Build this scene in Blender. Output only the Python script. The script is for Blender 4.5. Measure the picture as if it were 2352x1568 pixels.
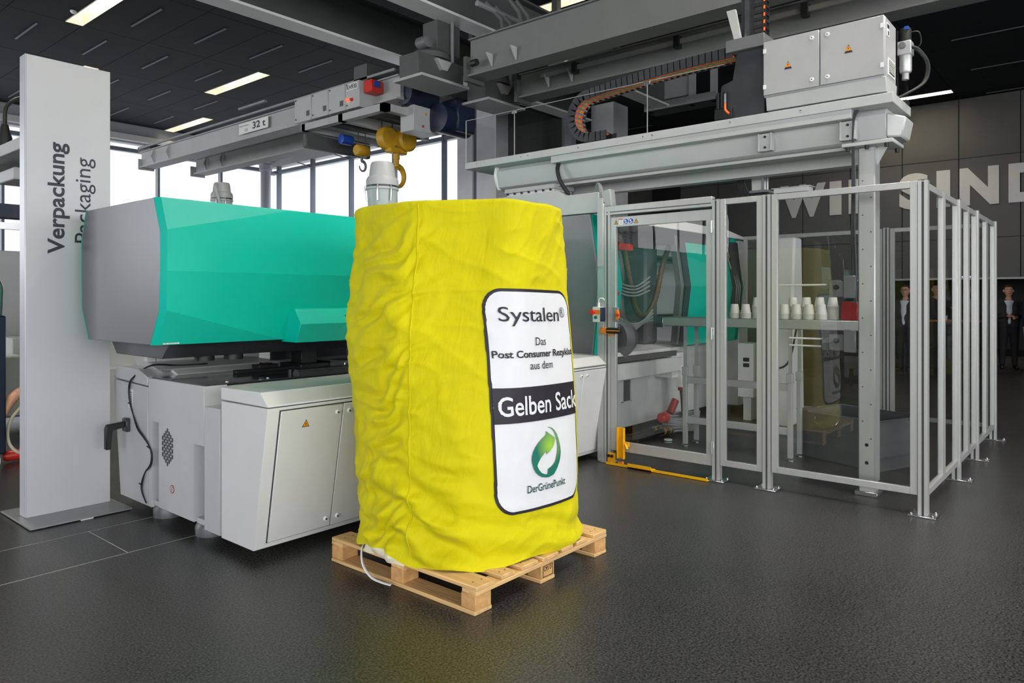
import bpy, bmesh, math, random
from mathutils import Vector, Matrix, noise
random.seed(7)
for _o in list(bpy.data.objects): bpy.data.objects.remove(_o)
SC = bpy.context.scene
COL = SC.collection
R = math.radians

# ---------------------------------------------------------------- camera
cd = bpy.data.cameras.new('camera'); cam = bpy.data.objects.new('camera', cd); COL.objects.link(cam)
cd.sensor_width = 36.0; cd.lens = 25.41; cd.shift_y = -0.0421
cd.clip_start = 0.05; cd.clip_end = 200
cam.location = (0, 0, 1.55); cam.rotation_euler = (R(90), 0, R(-49.8))
SC.camera = cam
SC.cycles.max_bounces = 8; SC.cycles.diffuse_bounces = 4; SC.cycles.glossy_bounces = 4; SC.cycles.transparent_max_bounces = 20
# ---------------------------------------------------------------- overcast daylight outside
wd = bpy.data.worlds.new('overcast'); SC.world = wd; wd.use_nodes = True
bg = wd.node_tree.nodes['Background']; bg.inputs[0].default_value = (0.94, 0.97, 1.0, 1); bg.inputs[1].default_value = 0.62
SC.view_settings.view_transform = 'Standard'; SC.view_settings.look = 'None'
SC.view_settings.exposure = 1.0; SC.view_settings.gamma = 1.0; SC.view_settings.use_curve_mapping = False
def area(name, loc, rot, sx, sy, power, col=(1, 1, 1)):
    l = bpy.data.lights.new(name, 'AREA'); l.shape = 'RECTANGLE'; l.size = sx; l.size_y = sy; l.energy = power; l.color = col
    o = bpy.data.objects.new(name, l); COL.objects.link(o); o.location = loc; o.rotation_euler = rot; return o
# sky light entering through the glazed fronts of the hall (south opening, reflected west window, the two window walls in view), plus two added west fills
area('daylight_south_glazing', (-1.0, -9.4, 3.2), (R(90), 0, 0), 20, 5.2, 820, (0.97, 0.985, 1.0))
area('added_west_fill', (-9.4, -3.2, 3.2), (R(90), 0, R(-90)), 12, 4.4, 520, (0.97, 0.985, 1.0))  # unseen fill for faces turned west, kept out of the pane reflections
area('daylight_west_window', (-9.4, 11.0, 3.45), (R(90), 0, R(-90)), 3.6, 1.2, 22, (0.97, 0.985, 1.0))
area('added_crane_fill', (-9.4, 18.5, 3.4), (R(90), 0, R(-90)), 9, 4.6, 480, (0.97, 0.985, 1.0))  # unseen fill added to light the left crane girders
area('daylight_left_windows', (3.0, 25.2, 3.4), (R(90), 0, R(180)), 20, 5.0, 150, (0.95, 0.975, 1.0))
area('daylight_back_windows', (15.6, 19.2, 3.4), (R(90), 0, R(90)), 8.5, 5.0, 110, (0.95, 0.975, 1.0))

# ---------------------------------------------------------------- helpers
def lin(c):
    return tuple(((x/255)/12.92 if x/255 <= 0.04045 else (((x/255)+0.055)/1.055)**2.4) for x in c)
MATS = {}
def M(name, c, rough=0.5, metal=0.0, var=0.05, scale=6.0, bump=0.0, bscale=80.0, coat=0.0, rvar=0.06, spec=0.5, stretch=None):
    m = bpy.data.materials.new(name); m.use_nodes = True; nt = m.node_tree; b = nt.nodes['Principled BSDF']
    L = nt.links.new
    tc = nt.nodes.new('ShaderNodeTexCoord'); mp = nt.nodes.new('ShaderNodeMapping'); L(tc.outputs['Object'], mp.inputs[0])
    if stretch: mp.inputs['Scale'].default_value = stretch
    nz = nt.nodes.new('ShaderNodeTexNoise'); nz.inputs['Scale'].default_value = scale; nz.inputs['Detail'].default_value = 4
    L(mp.outputs[0], nz.inputs['Vector'])
    rp = nt.nodes.new('ShaderNodeValToRGB'); l = lin(c)
    rp.color_ramp.elements[0].position = 0.3; rp.color_ramp.elements[1].position = 0.7
    rp.color_ramp.elements[0].color = (*[x*(1-var) for x in l], 1); rp.color_ramp.elements[1].color = (*[min(1, x*(1+var)) for x in l], 1)
    L(nz.outputs['Fac'], rp.inputs[0]); L(rp.outputs[0], b.inputs['Base Color'])
    mr = nt.nodes.new('ShaderNodeMapRange'); mr.inputs['To Min'].default_value = max(0, rough-rvar); mr.inputs['To Max'].default_value = min(1, rough+rvar)
    L(nz.outputs['Fac'], mr.inputs['Value']); L(mr.outputs[0], b.inputs['Roughness'])
    b.inputs['Metallic'].default_value = metal; b.inputs['Specular IOR Level'].default_value = spec
    if coat: b.inputs['Coat Weight'].default_value = coat; b.inputs['Coat Roughness'].default_value = 0.1
    if bump:
        n2 = nt.nodes.new('ShaderNodeTexNoise'); n2.inputs['Scale'].default_value = bscale; n2.inputs['Detail'].default_value = 3
        L(mp.outputs[0], n2.inputs['Vector'])
        bp = nt.nodes.new('ShaderNodeBump'); bp.inputs['Strength'].default_value = bump; bp.inputs['Distance'].default_value = 0.01
        L(n2.outputs['Fac'], bp.inputs['Height']); L(bp.outputs[0], b.inputs['Normal'])
    MATS[name] = m; return m
def EM(name, c, s):
    m = bpy.data.materials.new(name); m.use_nodes = True; nt = m.node_tree; b = nt.nodes['Principled BSDF']
    b.inputs['Base Color'].default_value = (*lin(c), 1); b.inputs['Emission Color'].default_value = (*lin(c), 1); b.inputs['Emission Strength'].default_value = s
    MATS[name] = m; return m
def GLASS(name, tint, ior=1.45, rough=0.0, refl=1.0):
    m = bpy.data.materials.new(name); m.use_nodes = True; nt = m.node_tree; L = nt.links.new
    nt.nodes.remove(nt.nodes['Principled BSDF']); out = nt.nodes['Material Output']
    t = nt.nodes.new('ShaderNodeBsdfTransparent'); t.inputs[0].default_value = (*tint, 1)
    g = nt.nodes.new('ShaderNodeBsdfGlossy'); g.inputs['Roughness'].default_value = rough; g.inputs[0].default_value = (refl, refl, refl, 1)
    fr = nt.nodes.new('ShaderNodeFresnel'); fr.inputs[0].default_value = ior
    nz = nt.nodes.new('ShaderNodeTexNoise'); nz.inputs['Scale'].default_value = 1.3; tc = nt.nodes.new('ShaderNodeTexCoord')
    L(tc.outputs['Object'], nz.inputs['Vector'])
    bp = nt.nodes.new('ShaderNodeBump'); bp.inputs['Strength'].default_value = 0.03; bp.inputs['Distance'].default_value = 0.05
    L(nz.outputs['Fac'], bp.inputs['Height']); L(bp.outputs[0], g.inputs['Normal'])
    ge = nt.nodes.new('ShaderNodeNewGeometry'); sb = nt.nodes.new('ShaderNodeMath'); sb.operation = 'SUBTRACT'; sb.inputs[0].default_value = 1.0; L(ge.outputs['Backfacing'], sb.inputs[1])
    mu = nt.nodes.new('ShaderNodeMath'); mu.operation = 'MULTIPLY'; L(fr.outputs[0], mu.inputs[0]); L(sb.outputs[0], mu.inputs[1])   # one reflection per sheet, at its front face
    mx = nt.nodes.new('ShaderNodeMixShader'); L(mu.outputs[0], mx.inputs[0]); L(t.outputs[0], mx.inputs[1]); L(g.outputs[0], mx.inputs[2]); L(mx.outputs[0], out.inputs[0])
    MATS[name] = m; return m

class MB:
    def __init__(s, mat='grey'): s.v = []; s.f = []; s.k = []; s.mats = [mat]; s.c = 0
    def m(s, mat):
        if mat not in s.mats: s.mats.append(mat)
        s.c = s.mats.index(mat); return s
    def add(s, v, f):
        n = len(s.v); s.v += [tuple(p) for p in v]; s.f += [tuple(i+n for i in q) for q in f]; s.k += [s.c]*len(f); return s
    def box(s, x0, x1, y0, y1, z0, z1):
        return s.add([(x0,y0,z0),(x1,y0,z0),(x1,y1,z0),(x0,y1,z0),(x0,y0,z1),(x1,y0,z1),(x1,y1,z1),(x0,y1,z1)],
                     [(0,3,2,1),(4,5,6,7),(0,1,5,4),(1,2,6,5),(2,3,7,6),(3,0,4,7)])
    def prism(s, poly, ax, a, b):
        P = {'x': lambda p, t: (t, p[0], p[1]), 'y': lambda p, t: (p[0], t, p[1]), 'z': lambda p, t: (p[0], p[1], t)}[ax]
        n = len(poly); v = [P(p, a) for p in poly]+[P(p, b) for p in poly]
        return s.add(v, [tuple(range(n))[::-1], tuple(range(n, 2*n))]+[(i, (i+1) % n, n+(i+1) % n, n+i) for i in range(n)])
    def hexa(s, a, b):   # two quads of 4 points -> solid
        return s.add(list(a)+list(b), [(3,2,1,0),(4,5,6,7)]+[(i, (i+1) % 4, 4+(i+1) % 4, 4+i) for i in range(4)])
    def tube(s, pts, r, n=10, cap=True):
        pts = [Vector(p) for p in pts]; rs = r if isinstance(r, (list, tuple)) else [r]*len(pts)
        v = []; f = []; up = None
        for i, p in enumerate(pts):
            t = (pts[min(i+1, len(pts)-1)]-pts[max(i-1, 0)]).normalized()
            if up is None: up = Vector((0, 0, 1)) if abs(t.z) < 0.9 else Vector((1, 0, 0))
            a = t.cross(up)
            if a.length < 1e-5: a = t.orthogonal()
            a.normalize(); b = a.cross(t).normalized(); up = b
            for j in range(n):
                an = 2*math.pi*j/n; v.append(p+(a*math.cos(an)+b*math.sin(an))*rs[i])
        for i in range(len(pts)-1):
            for j in range(n): f.append((i*n+j, i*n+(j+1) % n, (i+1)*n+(j+1) % n, (i+1)*n+j))
        if cap: f.append(tuple(range(n))[::-1]); f.append(tuple((len(pts)-1)*n+j for j in range(n)))
        return s.add(v, f)
    def cyl(s, p0, p1, r, n=16, r1=None): return s.tube([p0, p1], [r, r if r1 is None else r1], n)
    def lathe(s, prof, c=(0, 0, 0), n=24, ax='z', cap=True):
        v = []; f = []; m = len(prof)
        for j in range(n):
            a = 2*math.pi*j/n; ca, sa = math.cos(a), math.sin(a)
            for r, h in prof:
                q = {'z': (r*ca, r*sa, h), 'x': (h, r*ca, r*sa), 'y': (r*ca, h, r*sa)}[ax]
                v.append((c[0]+q[0], c[1]+q[1], c[2]+q[2]))
        for j in range(n):
            for i in range(m-1): f.append((j*m+i, ((j+1) % n)*m+i, ((j+1) % n)*m+i+1, j*m+i+1))
        if cap and prof[0][0] > 1e-4: f.append(tuple(j*m for j in range(n))[::-1])
        if cap and prof[-1][0] > 1e-4: f.append(tuple(j*m+m-1 for j in range(n)))
        return s.add(v, f)
    def ball(s, c, r, n=12, m=8, sc=(1, 1, 1)):
        v = [];
        for i in range(m+1):
            t = math.pi*i/m
            for j in range(n):
                a = 2*math.pi*j/n; v.append((c[0]+r*sc[0]*math.sin(t)*math.cos(a), c[1]+r*sc[1]*math.sin(t)*math.sin(a), c[2]+r*sc[2]*math.cos(t)))
        return s.add(v, [(i*n+j, i*n+(j+1) % n, (i+1)*n+(j+1) % n, (i+1)*n+j) for i in range(m) for j in range(n)])

WL = {}
def wloc(o): return WL.get(o.name, Vector((0, 0, 0)))
def tag(o, label=None, cat=None, group=None, kind=None):
    if label: o['label'] = label
    if cat: o['category'] = cat
    if group: o['group'] = group
    if kind: o['kind'] = kind
    return o
def thing(name, loc, label, cat, group=None, kind=None):
    o = bpy.data.objects.new(name, None); COL.objects.link(o); o.location = loc; o.empty_display_size = 0.1
    WL[o.name] = Vector(loc); return tag(o, label, cat, group, kind)
def build(name, mb, parent=None, bevel=0.0, label=None, cat=None, group=None, kind=None, sharp=35, loc=None, recalc=True, seg=1):
    if loc is None:
        if parent is not None: loc = wloc(parent)
        else:
            xs = [p[0] for p in mb.v]; ys = [p[1] for p in mb.v]; zs = [p[2] for p in mb.v]
            loc = Vector(((min(xs)+max(xs))/2, (min(ys)+max(ys))/2, min(zs)))
    loc = Vector(loc)
    me = bpy.data.meshes.new(name)
    me.from_pydata([(p[0]-loc.x, p[1]-loc.y, p[2]-loc.z) for p in mb.v], [], mb.f)
    for mt in mb.mats: me.materials.append(MATS[mt])
    me.polygons.foreach_set('material_index', mb.k)
    if recalc:
        bm = bmesh.new(); bm.from_mesh(me); bmesh.ops.remove_doubles(bm, verts=bm.verts, dist=1e-5) if False else None
        bmesh.ops.recalc_face_normals(bm, faces=bm.faces); bm.to_mesh(me); bm.free()
    me.polygons.foreach_set('use_smooth', [True]*len(me.polygons))
    me.set_sharp_from_angle(angle=R(sharp))
    o = bpy.data.objects.new(name, me); COL.objects.link(o)
    if parent is not None: o.parent = parent; o.location = loc-wloc(parent)
    else: o.location = loc
    WL[o.name] = loc
    if bevel:
        b = o.modifiers.new('bevel', 'BEVEL'); b.width = bevel; b.segments = seg; b.limit_method = 'ANGLE'; b.angle_limit = R(40); b.harden_normals = False
    return tag(o, label, cat, group, kind)
def clone(o, off, parent=None, label=None, group=None):
    c = o.copy(); COL.objects.link(c)
    if parent is None: c.location = Vector(o.location)+Vector(off)
    else: c.parent = parent
    if label: c['label'] = label
    if group: c['group'] = group
    WL[c.name] = wloc(o)+Vector(off)
    for ch in list(o.children):
        if ch.name in WL: clone(ch, off, c)
    return c
def shared(o, off, parent=None):      # another piece with the same mesh, shifted
    c = o.copy(); COL.objects.link(c); c.location = Vector(o.location)+Vector(off)
    if parent is not None: c.parent = parent
    WL[c.name] = wloc(o)+Vector(off); return c
_txt = {}
def text2d(s, bold=0.0, cuts=0):
    k = (s, bold, cuts)
    if k in _txt: return _txt[k]
    c = bpy.data.curves.new('lettering', 'FONT'); c.body = s; c.size = 1.0; c.offset = bold; c.resolution_u = 4
    o = bpy.data.objects.new('lettering', c); COL.objects.link(o)
    bpy.context.view_layer.update()
    me = bpy.data.meshes.new_from_object(o.evaluated_get(bpy.context.evaluated_depsgraph_get()))
    bm = bmesh.new(); bm.from_mesh(me)
    if cuts: bmesh.ops.triangulate(bm, faces=bm.faces); bmesh.ops.subdivide_edges(bm, edges=[e for e in bm.edges if e.calc_length() > 0.12], cuts=cuts)
    v = [(p.co.x, p.co.y) for p in bm.verts]; bm.verts.index_update(); f = [tuple(q.index for q in p.verts) for p in bm.faces]
    bm.free(); bpy.data.objects.remove(o); bpy.data.curves.remove(c); bpy.data.meshes.remove(me)
    x0 = min(p[0] for p in v); x1 = max(p[0] for p in v); y0 = min(p[1] for p in v); y1 = max(p[1] for p in v)
    v = [((p[0]-x0)/(x1-x0), (p[1]-y0)/(y1-y0)) for p in v]      # unit box
    _txt[k] = (v, f); return v, f
def put_text(mb, s, o, ux, uy, bold=0.0):
    # unit box of the string spanned by vectors ux, uy from point o
    v, f = text2d(s, bold); o = Vector(o); ux = Vector(ux); uy = Vector(uy)
    return mb.add([o+ux*a+uy*b for a, b in v], f)
def arcpts(c, r, a0, a1, n, ax='y'):
    out = []
    for i in range(n+1):
        a = R(a0+(a1-a0)*i/n)
        out.append({'y': (c[0]+r*math.cos(a), c[1], c[2]+r*math.sin(a)), 'x': (c[0], c[1]+r*math.cos(a), c[2]+r*math.sin(a)), 'z': (c[0]+r*math.cos(a), c[1]+r*math.sin(a), c[2])}[ax])
    return out
def spline(P, n=10):
    P = [Vector(p) for p in P]; out = []
    for i in range(len(P)-1):
        a = P[max(i-1, 0)]; b = P[i]; c = P[i+1]; d = P[min(i+2, len(P)-1)]
        for k in range(n):
            t = k/n; out.append(0.5*((2*b)+(c-a)*t+(2*a-5*b+4*c-d)*t*t+(3*b-a-3*c+d)*t**3))
    out.append(P[-1]); return out

# ---------------------------------------------------------------- materials
M('grey', (170, 171, 172), 0.42, var=0.03, bump=0.02, bscale=300)
M('machine_grey', (212, 213, 213), 0.38, var=0.02, bump=0.03, bscale=260)
M('machine_end_grey', (184, 185, 187), 0.42, var=0.03, bump=0.03, bscale=260)
M('beam_grey', (182, 184, 184), 0.45, var=0.03, bump=0.03, bscale=240)
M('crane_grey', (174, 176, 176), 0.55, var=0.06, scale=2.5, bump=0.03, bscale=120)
M('crane_shade', (118, 120, 118), 0.55, var=0.06, scale=2.5)  # crane grey darkened, the weaker light on the right bridge put into the colour
M('crane_dark', (84, 86, 86), 0.6, var=0.08, scale=3)
M('anthracite', (112, 113, 117), 0.36, metal=0.7, var=0.02, scale=3, rvar=0.02)
M('anthracite_matte', (128, 128, 132), 0.5, var=0.07, scale=3, bump=0.05, bscale=420)
M('dark_steel', (62, 64, 68), 0.4, metal=0.3, var=0.1, scale=8)
M('black', (26, 27, 29), 0.5, var=0.15, scale=20)
M('black_gloss', (22, 24, 28), 0.12, var=0.1, coat=0.3)
M('deck_black', (52, 56, 62), 0.10, var=0.06, scale=4, coat=0.5)
M('rubber', (30, 30, 32), 0.7, var=0.1, scale=30)
M('green', (0, 186, 164), 0.36, var=0.02, scale=2, bump=0.01, bscale=420, spec=0.4)
M('alu', (186, 187, 186), 0.36, metal=0.35, var=0.03, scale=3, stretch=(8, 8, 0.6))
M('alu_groove', (74, 76, 78), 0.5, metal=0.3, var=0.08)
M('steel', (176, 178, 180), 0.25, metal=0.9, var=0.05, scale=10)
M('foot_grey', (96, 98, 102), 0.4, metal=0.1, var=0.05)
M('totem_face', (190, 191, 193), 0.45, metal=0.15, var=0.015, scale=3, bump=0.02, bscale=500)
M('totem_edge', (205, 209, 216), 0.35, metal=0.3, var=0.02)
M('totem_base', (150, 150, 152), 0.4, metal=0.4, var=0.06, scale=10)
M('ink', (40, 42, 54), 0.5, var=0.05)
M('ink_black', (34, 30, 38), 0.6, var=0.08)
M('print_white', (226, 227, 230), 0.7, var=0.02, scale=5)
M('white', (232, 232, 230), 0.4, var=0.02)
M('orange_sign', (240, 150, 10), 0.5, var=0.04)
M('red', (214, 46, 34), 0.4, var=0.06)
M('dark_red', (140, 30, 34), 0.4, var=0.08)
M('signal_orange', (236, 132, 24), 0.45, var=0.05)
M('signal_yellow', (240, 178, 12), 0.4, var=0.05, scale=12)
M('crane_yellow', (196, 150, 34), 0.45, var=0.12, scale=6)
M('cable_orange', (250, 104, 34), 0.5, var=0.1)
M('cable_yellow', (190, 180, 40), 0.5, var=0.1)
M('cable_grey', (140, 142, 144), 0.5, var=0.1)
M('blue', (28, 74, 170), 0.4, var=0.05)
M('navy', (26, 38, 60), 0.45, var=0.15, scale=5)
M('hose_blue', (36, 70, 150), 0.4, var=0.05)
M('hose_brown', (96, 74, 56), 0.6, var=0.2, scale=30)
M('hose_pink', (226, 168, 140), 0.4, var=0.05)
M('cast_grey', (104, 106, 108), 0.5, var=0.08, scale=8, bump=0.1, bscale=120)
M('belt', (112, 138, 126), 0.45, var=0.05)
M('cup', (214, 213, 208), 0.5, var=0.02)
M('crate', (104, 106, 108), 0.45, metal=0.3, var=0.08, scale=6)
M('wall_dark', (84, 83, 82), 0.62, var=0.05, scale=2, bump=0.02, bscale=60)
M('wall_black', (16, 16, 18), 0.7, var=0.2)
M('wall_joint', (20, 20, 21), 0.7, var=0.1)
M('concrete', (222, 223, 226), 0.7, var=0.06, scale=2.5, bump=0.05, bscale=30)
M('column', (140, 144, 152), 0.5, var=0.04, scale=2)
M('letter_wall', (198, 198, 194), 0.6, var=0.03)
M('window_frame', (104, 110, 122), 0.45, metal=0.2, var=0.06)
M('header_grey', (150, 152, 156), 0.55, var=0.05, scale=2)
M('well_white', (214, 208, 192), 0.6, var=0.12, scale=2.2)
M('ceiling_back', (14, 15, 17), 0.8, var=0.2)
M('rail', (150, 152, 154), 0.5, metal=0.3, var=0.05)
M('lining', (232, 222, 196), 0.7, var=0.04)
M('joint', (190, 186, 176), 0.7, var=0.12, scale=14)
EM('lamp_glow', (255, 246, 226), 1.2)
M('ceiling_line', (84, 86, 90), 0.6, var=0.05)
EM('led_red', (255, 60, 30), 2.0)
EM('led_violet', (200, 170, 255), 3.0)
EM('led_white', (255, 240, 220), 3.0)
GLASS('clear', (0.955, 0.965, 0.96), 1.6)
GLASS('guard', (0.965, 0.97, 0.97), 1.45)
GLASS('window_glass', (0.97, 0.98, 0.99), 1.3)
def special_materials():
    # speckled dark resilient floor
    m = M('floor', (50, 50, 49), 0.36, var=0.10, scale=1.2, rvar=0.10)
    nt = m.node_tree; L = nt.links.new; b = nt.nodes['Principled BSDF']; rp = [n for n in nt.nodes if n.type == 'VALTORGB'][0]; mp = [n for n in nt.nodes if n.type == 'MAPPING'][0]
    n2 = nt.nodes.new('ShaderNodeTexNoise'); n2.inputs['Scale'].default_value = 95; n2.inputs['Detail'].default_value = 2; L(mp.outputs[0], n2.inputs['Vector'])
    r2 = nt.nodes.new('ShaderNodeValToRGB'); r2.color_ramp.elements[0].position = 0.36; r2.color_ramp.elements[0].color = (0.12, 0.12, 0.12, 1)
    r2.color_ramp.elements[1].position = 0.66; r2.color_ramp.elements[1].color = (2.5, 2.5, 2.45, 1); L(n2.outputs['Fac'], r2.inputs[0])
    mx = nt.nodes.new('ShaderNodeMix'); mx.data_type = 'RGBA'; mx.blend_type = 'MULTIPLY'; mx.inputs[0].default_value = 1.0
    L(rp.outputs[0], mx.inputs[6]); L(r2.outputs[0], mx.inputs[7])
    # pale scuffs
    n3 = nt.nodes.new('ShaderNodeTexNoise'); n3.inputs['Scale'].default_value = 9; n3.inputs['Detail'].default_value = 8; n3.inputs['Roughness'].default_value = 0.75
    mp3 = nt.nodes.new('ShaderNodeMapping'); mp3.inputs['Scale'].default_value = (1, 4, 1); mp3.inputs['Rotation'].default_value = (0, 0, 0.6)
    L(mp.outputs[0], mp3.inputs[0]); L(mp3.outputs[0], n3.inputs['Vector'])
    r3 = nt.nodes.new('ShaderNodeValToRGB'); r3.color_ramp.elements[0].position = 0.66; r3.color_ramp.elements[0].color = (0, 0, 0, 1)
    r3.color_ramp.elements[1].position = 0.74; r3.color_ramp.elements[1].color = (0.5, 0.5, 0.5, 1); L(n3.outputs['Fac'], r3.inputs[0])
    m2 = nt.nodes.new('ShaderNodeMix'); m2.data_type = 'RGBA'; L(r3.outputs[0], m2.inputs[0]); L(mx.outputs[2], m2.inputs[6]); m2.inputs[7].default_value = (*lin((120, 120, 118)), 1)
    L(m2.outputs[2], b.inputs['Base Color'])
    # perforated dark ceiling sheets
    m = M('ceiling_sheet', (48, 50, 53), 0.8, var=0.06, scale=0.9, spec=0.08)
    nt = m.node_tree; L = nt.links.new; b = nt.nodes['Principled BSDF']; rp = [n for n in nt.nodes if n.type == 'VALTORGB'][0]; tc = [n for n in nt.nodes if n.type == 'TEX_COORD'][0]
    w = nt.nodes.new('ShaderNodeTexWave'); w.wave_type = 'BANDS'; w.bands_direction = 'X'; w.inputs['Scale'].default_value = 9.0; L(tc.outputs['Object'], w.inputs['Vector'])
    mr = nt.nodes.new('ShaderNodeMapRange'); mr.inputs['To Min'].default_value = 0.72; mr.inputs['To Max'].default_value = 1.1; L(w.outputs['Fac'], mr.inputs['Value'])
    mx = nt.nodes.new('ShaderNodeMix'); mx.data_type = 'RGBA'; mx.blend_type = 'MULTIPLY'; mx.inputs[0].default_value = 1.0
    L(rp.outputs[0], mx.inputs[6]); L(mr.outputs[0], mx.inputs[7]); L(mx.outputs[2], b.inputs['Base Color'])
    # wood of the pallet
    for nm, c, st in (('wood_x', (222, 182, 126), (3, 40, 40)), ('wood_y', (216, 176, 120), (40, 3, 40)), ('wood_end', (206, 158, 100), (30, 30, 30))):
        m = M(nm, c, 0.7, var=0.16, scale=3.0, stretch=(st[0]/4, st[1]/4, st[2]/4), bump=0.25, bscale=8)
    # yellow woven cloth with fine creases
    m = M('cloth', (210, 199, 2), 0.7, var=0.05, scale=2.5, spec=0.2)
    nt = m.node_tree; L = nt.links.new; b = nt.nodes['Principled BSDF']; mp = [n for n in nt.nodes if n.type == 'MAPPING'][0]
    b.inputs['Sheen Weight'].default_value = 0.04
    v1 = nt.nodes.new('ShaderNodeTexNoise'); v1.inputs['Scale'].default_value = 16; v1.inputs['Detail'].default_value = 6; v1.inputs['Distortion'].default_value = 0.4; v1.inputs['Roughness'].default_value = 0.55; L(mp.outputs[0], v1.inputs['Vector'])
    mp2 = nt.nodes.new('ShaderNodeMapping'); mp2.inputs['Rotation'].default_value = (0.7, 0.5, 0.3); mp2.inputs['Scale'].default_value = (1.0, 5.0, 1.0); L(mp.outputs[0], mp2.inputs[0])
    v2 = nt.nodes.new('ShaderNodeTexNoise'); v2.inputs['Scale'].default_value = 5; v2.inputs['Detail'].default_value = 4; v2.inputs['Distortion'].default_value = 0.8; L(mp2.outputs[0], v2.inputs['Vector'])
    ad = nt.nodes.new('ShaderNodeMath'); ad.operation = 'MULTIPLY_ADD'; ad.inputs[1].default_value = 0.5; L(v1.outputs['Fac'], ad.inputs[0]); L(v2.outputs['Fac'], ad.inputs[2])
    bp = nt.nodes.new('ShaderNodeBump'); bp.inputs['Strength'].default_value = 0.35; bp.inputs['Distance'].default_value = 0.02; L(ad.outputs[0], bp.inputs['Height']); L(bp.outputs[0], b.inputs['Normal'])
    # green gradient of the round emblem
    m = bpy.data.materials.new('emblem_green'); m.use_nodes = True; MATS['emblem_green'] = m; nt = m.node_tree; L = nt.links.new; b = nt.nodes['Principled BSDF']; b.inputs['Roughness'].default_value = 0.7
    tc = nt.nodes.new('ShaderNodeTexCoord'); vd = nt.nodes.new('ShaderNodeVectorMath'); vd.operation = 'DISTANCE'; L(tc.outputs['Object'], vd.inputs[0]); vd.inputs[1].default_value = (0, 0, 0)
    rp = nt.nodes.new('ShaderNodeValToRGB'); rp.color_ramp.elements[0].position = 0.0; rp.color_ramp.elements[0].color = (*lin((160, 205, 60)), 1); rp.color_ramp.elements[1].position = 0.115; rp.color_ramp.elements[1].color = (*lin((6, 112, 92)), 1)
    L(vd.outputs['Value'], rp.inputs[0]); L(rp.outputs[0], b.inputs['Base Color'])
    M('emblem_dark', (4, 112, 94), 0.7, var=0.03)
    M('emblem_text', (16, 78, 66), 0.7, var=0.03)
special_materials()
# ================================================================ the hall
CZ = 7.0
# --- floor: dark slabs with pale joints, on a bed
fl = thing('floor', (0, 0, 0), None, None, kind='structure')
bed = MB('joint').box(-12, 27.5, -12, 25.5, -0.12, -0.0015); build('joint_bed', bed, fl)
def slab(x0, x1, y0, y1):
    build('floor_slab', MB('floor').box(x0, x1, y0, y1, -0.06, 0.0), fl)
slab(-12, 27.5, -12, 4.629)
xs = [-12, -6.9, -4.4, -0.644, 0.606, 1.856, 3.106, 4.356, 5.606, 10, 27.5]
for a, b in zip(xs, xs[1:]): slab(a+0.005, b-0.005, 4.643, 5.252)
slab(-12, 27.5, 5.266, 25.5)

# --- ceiling
ce = thing('ceiling', (0, 0, CZ), None, None, kind='structure')
build('roof_deck', MB('ceiling_back').box(-12, 14.9, -12, 24.2, CZ+0.75, CZ+0.95).box(14.9, 27.5, -12, 13.2, CZ+0.75, CZ+0.95), ce)
XJ = [5.5+1.28*k for k in range(-4, 15)]
YJ = [-1.6, 0.92, 3.42, 5.88, 8.33, 10.8, 13.3, 15.88, 18.55, 21.15, 23.75]
WELLS = {(-1, 6): 'r', (3, 7): 'l', (4, 9): 'l', (4, 3): 'l', (12, 2): 'r', (0, 8): 'r', (-1, 0): 'l', (0, 0): 'l', (1, 0): 'l', (-1, 1): 'l', (-4, 6): 'l', (-3, 4): 'l'}  # wells over the camera are unseen, added for light and the hood highlight
CPR = {}
def sheet(w, l, x, y):
    k = (round(w, 2), round(l, 2))
    if k not in CPR: CPR[k] = build('ceiling_panel', MB('ceiling_sheet').box(x+0.006, x+w-0.006, y+0.006, y+l-0.006, CZ, CZ+0.025), ce, loc=(x, y, CZ)); return CPR[k]
    q = CPR[k]; return shared(q, (x-wloc(q).x, y-wloc(q).y, 0), ce)
line0 = None
NL = 0
WHERE = {(-1, 6): 'at the top left above the sign panel', (3, 7): 'long slot left of the crane', (4, 9): 'nearest the left window wall', (4, 3): 'above the crane girder at the top centre', (12, 2): 'at the dark lettered wall', (0, 8): 'showing just over the sign panel'}
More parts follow.
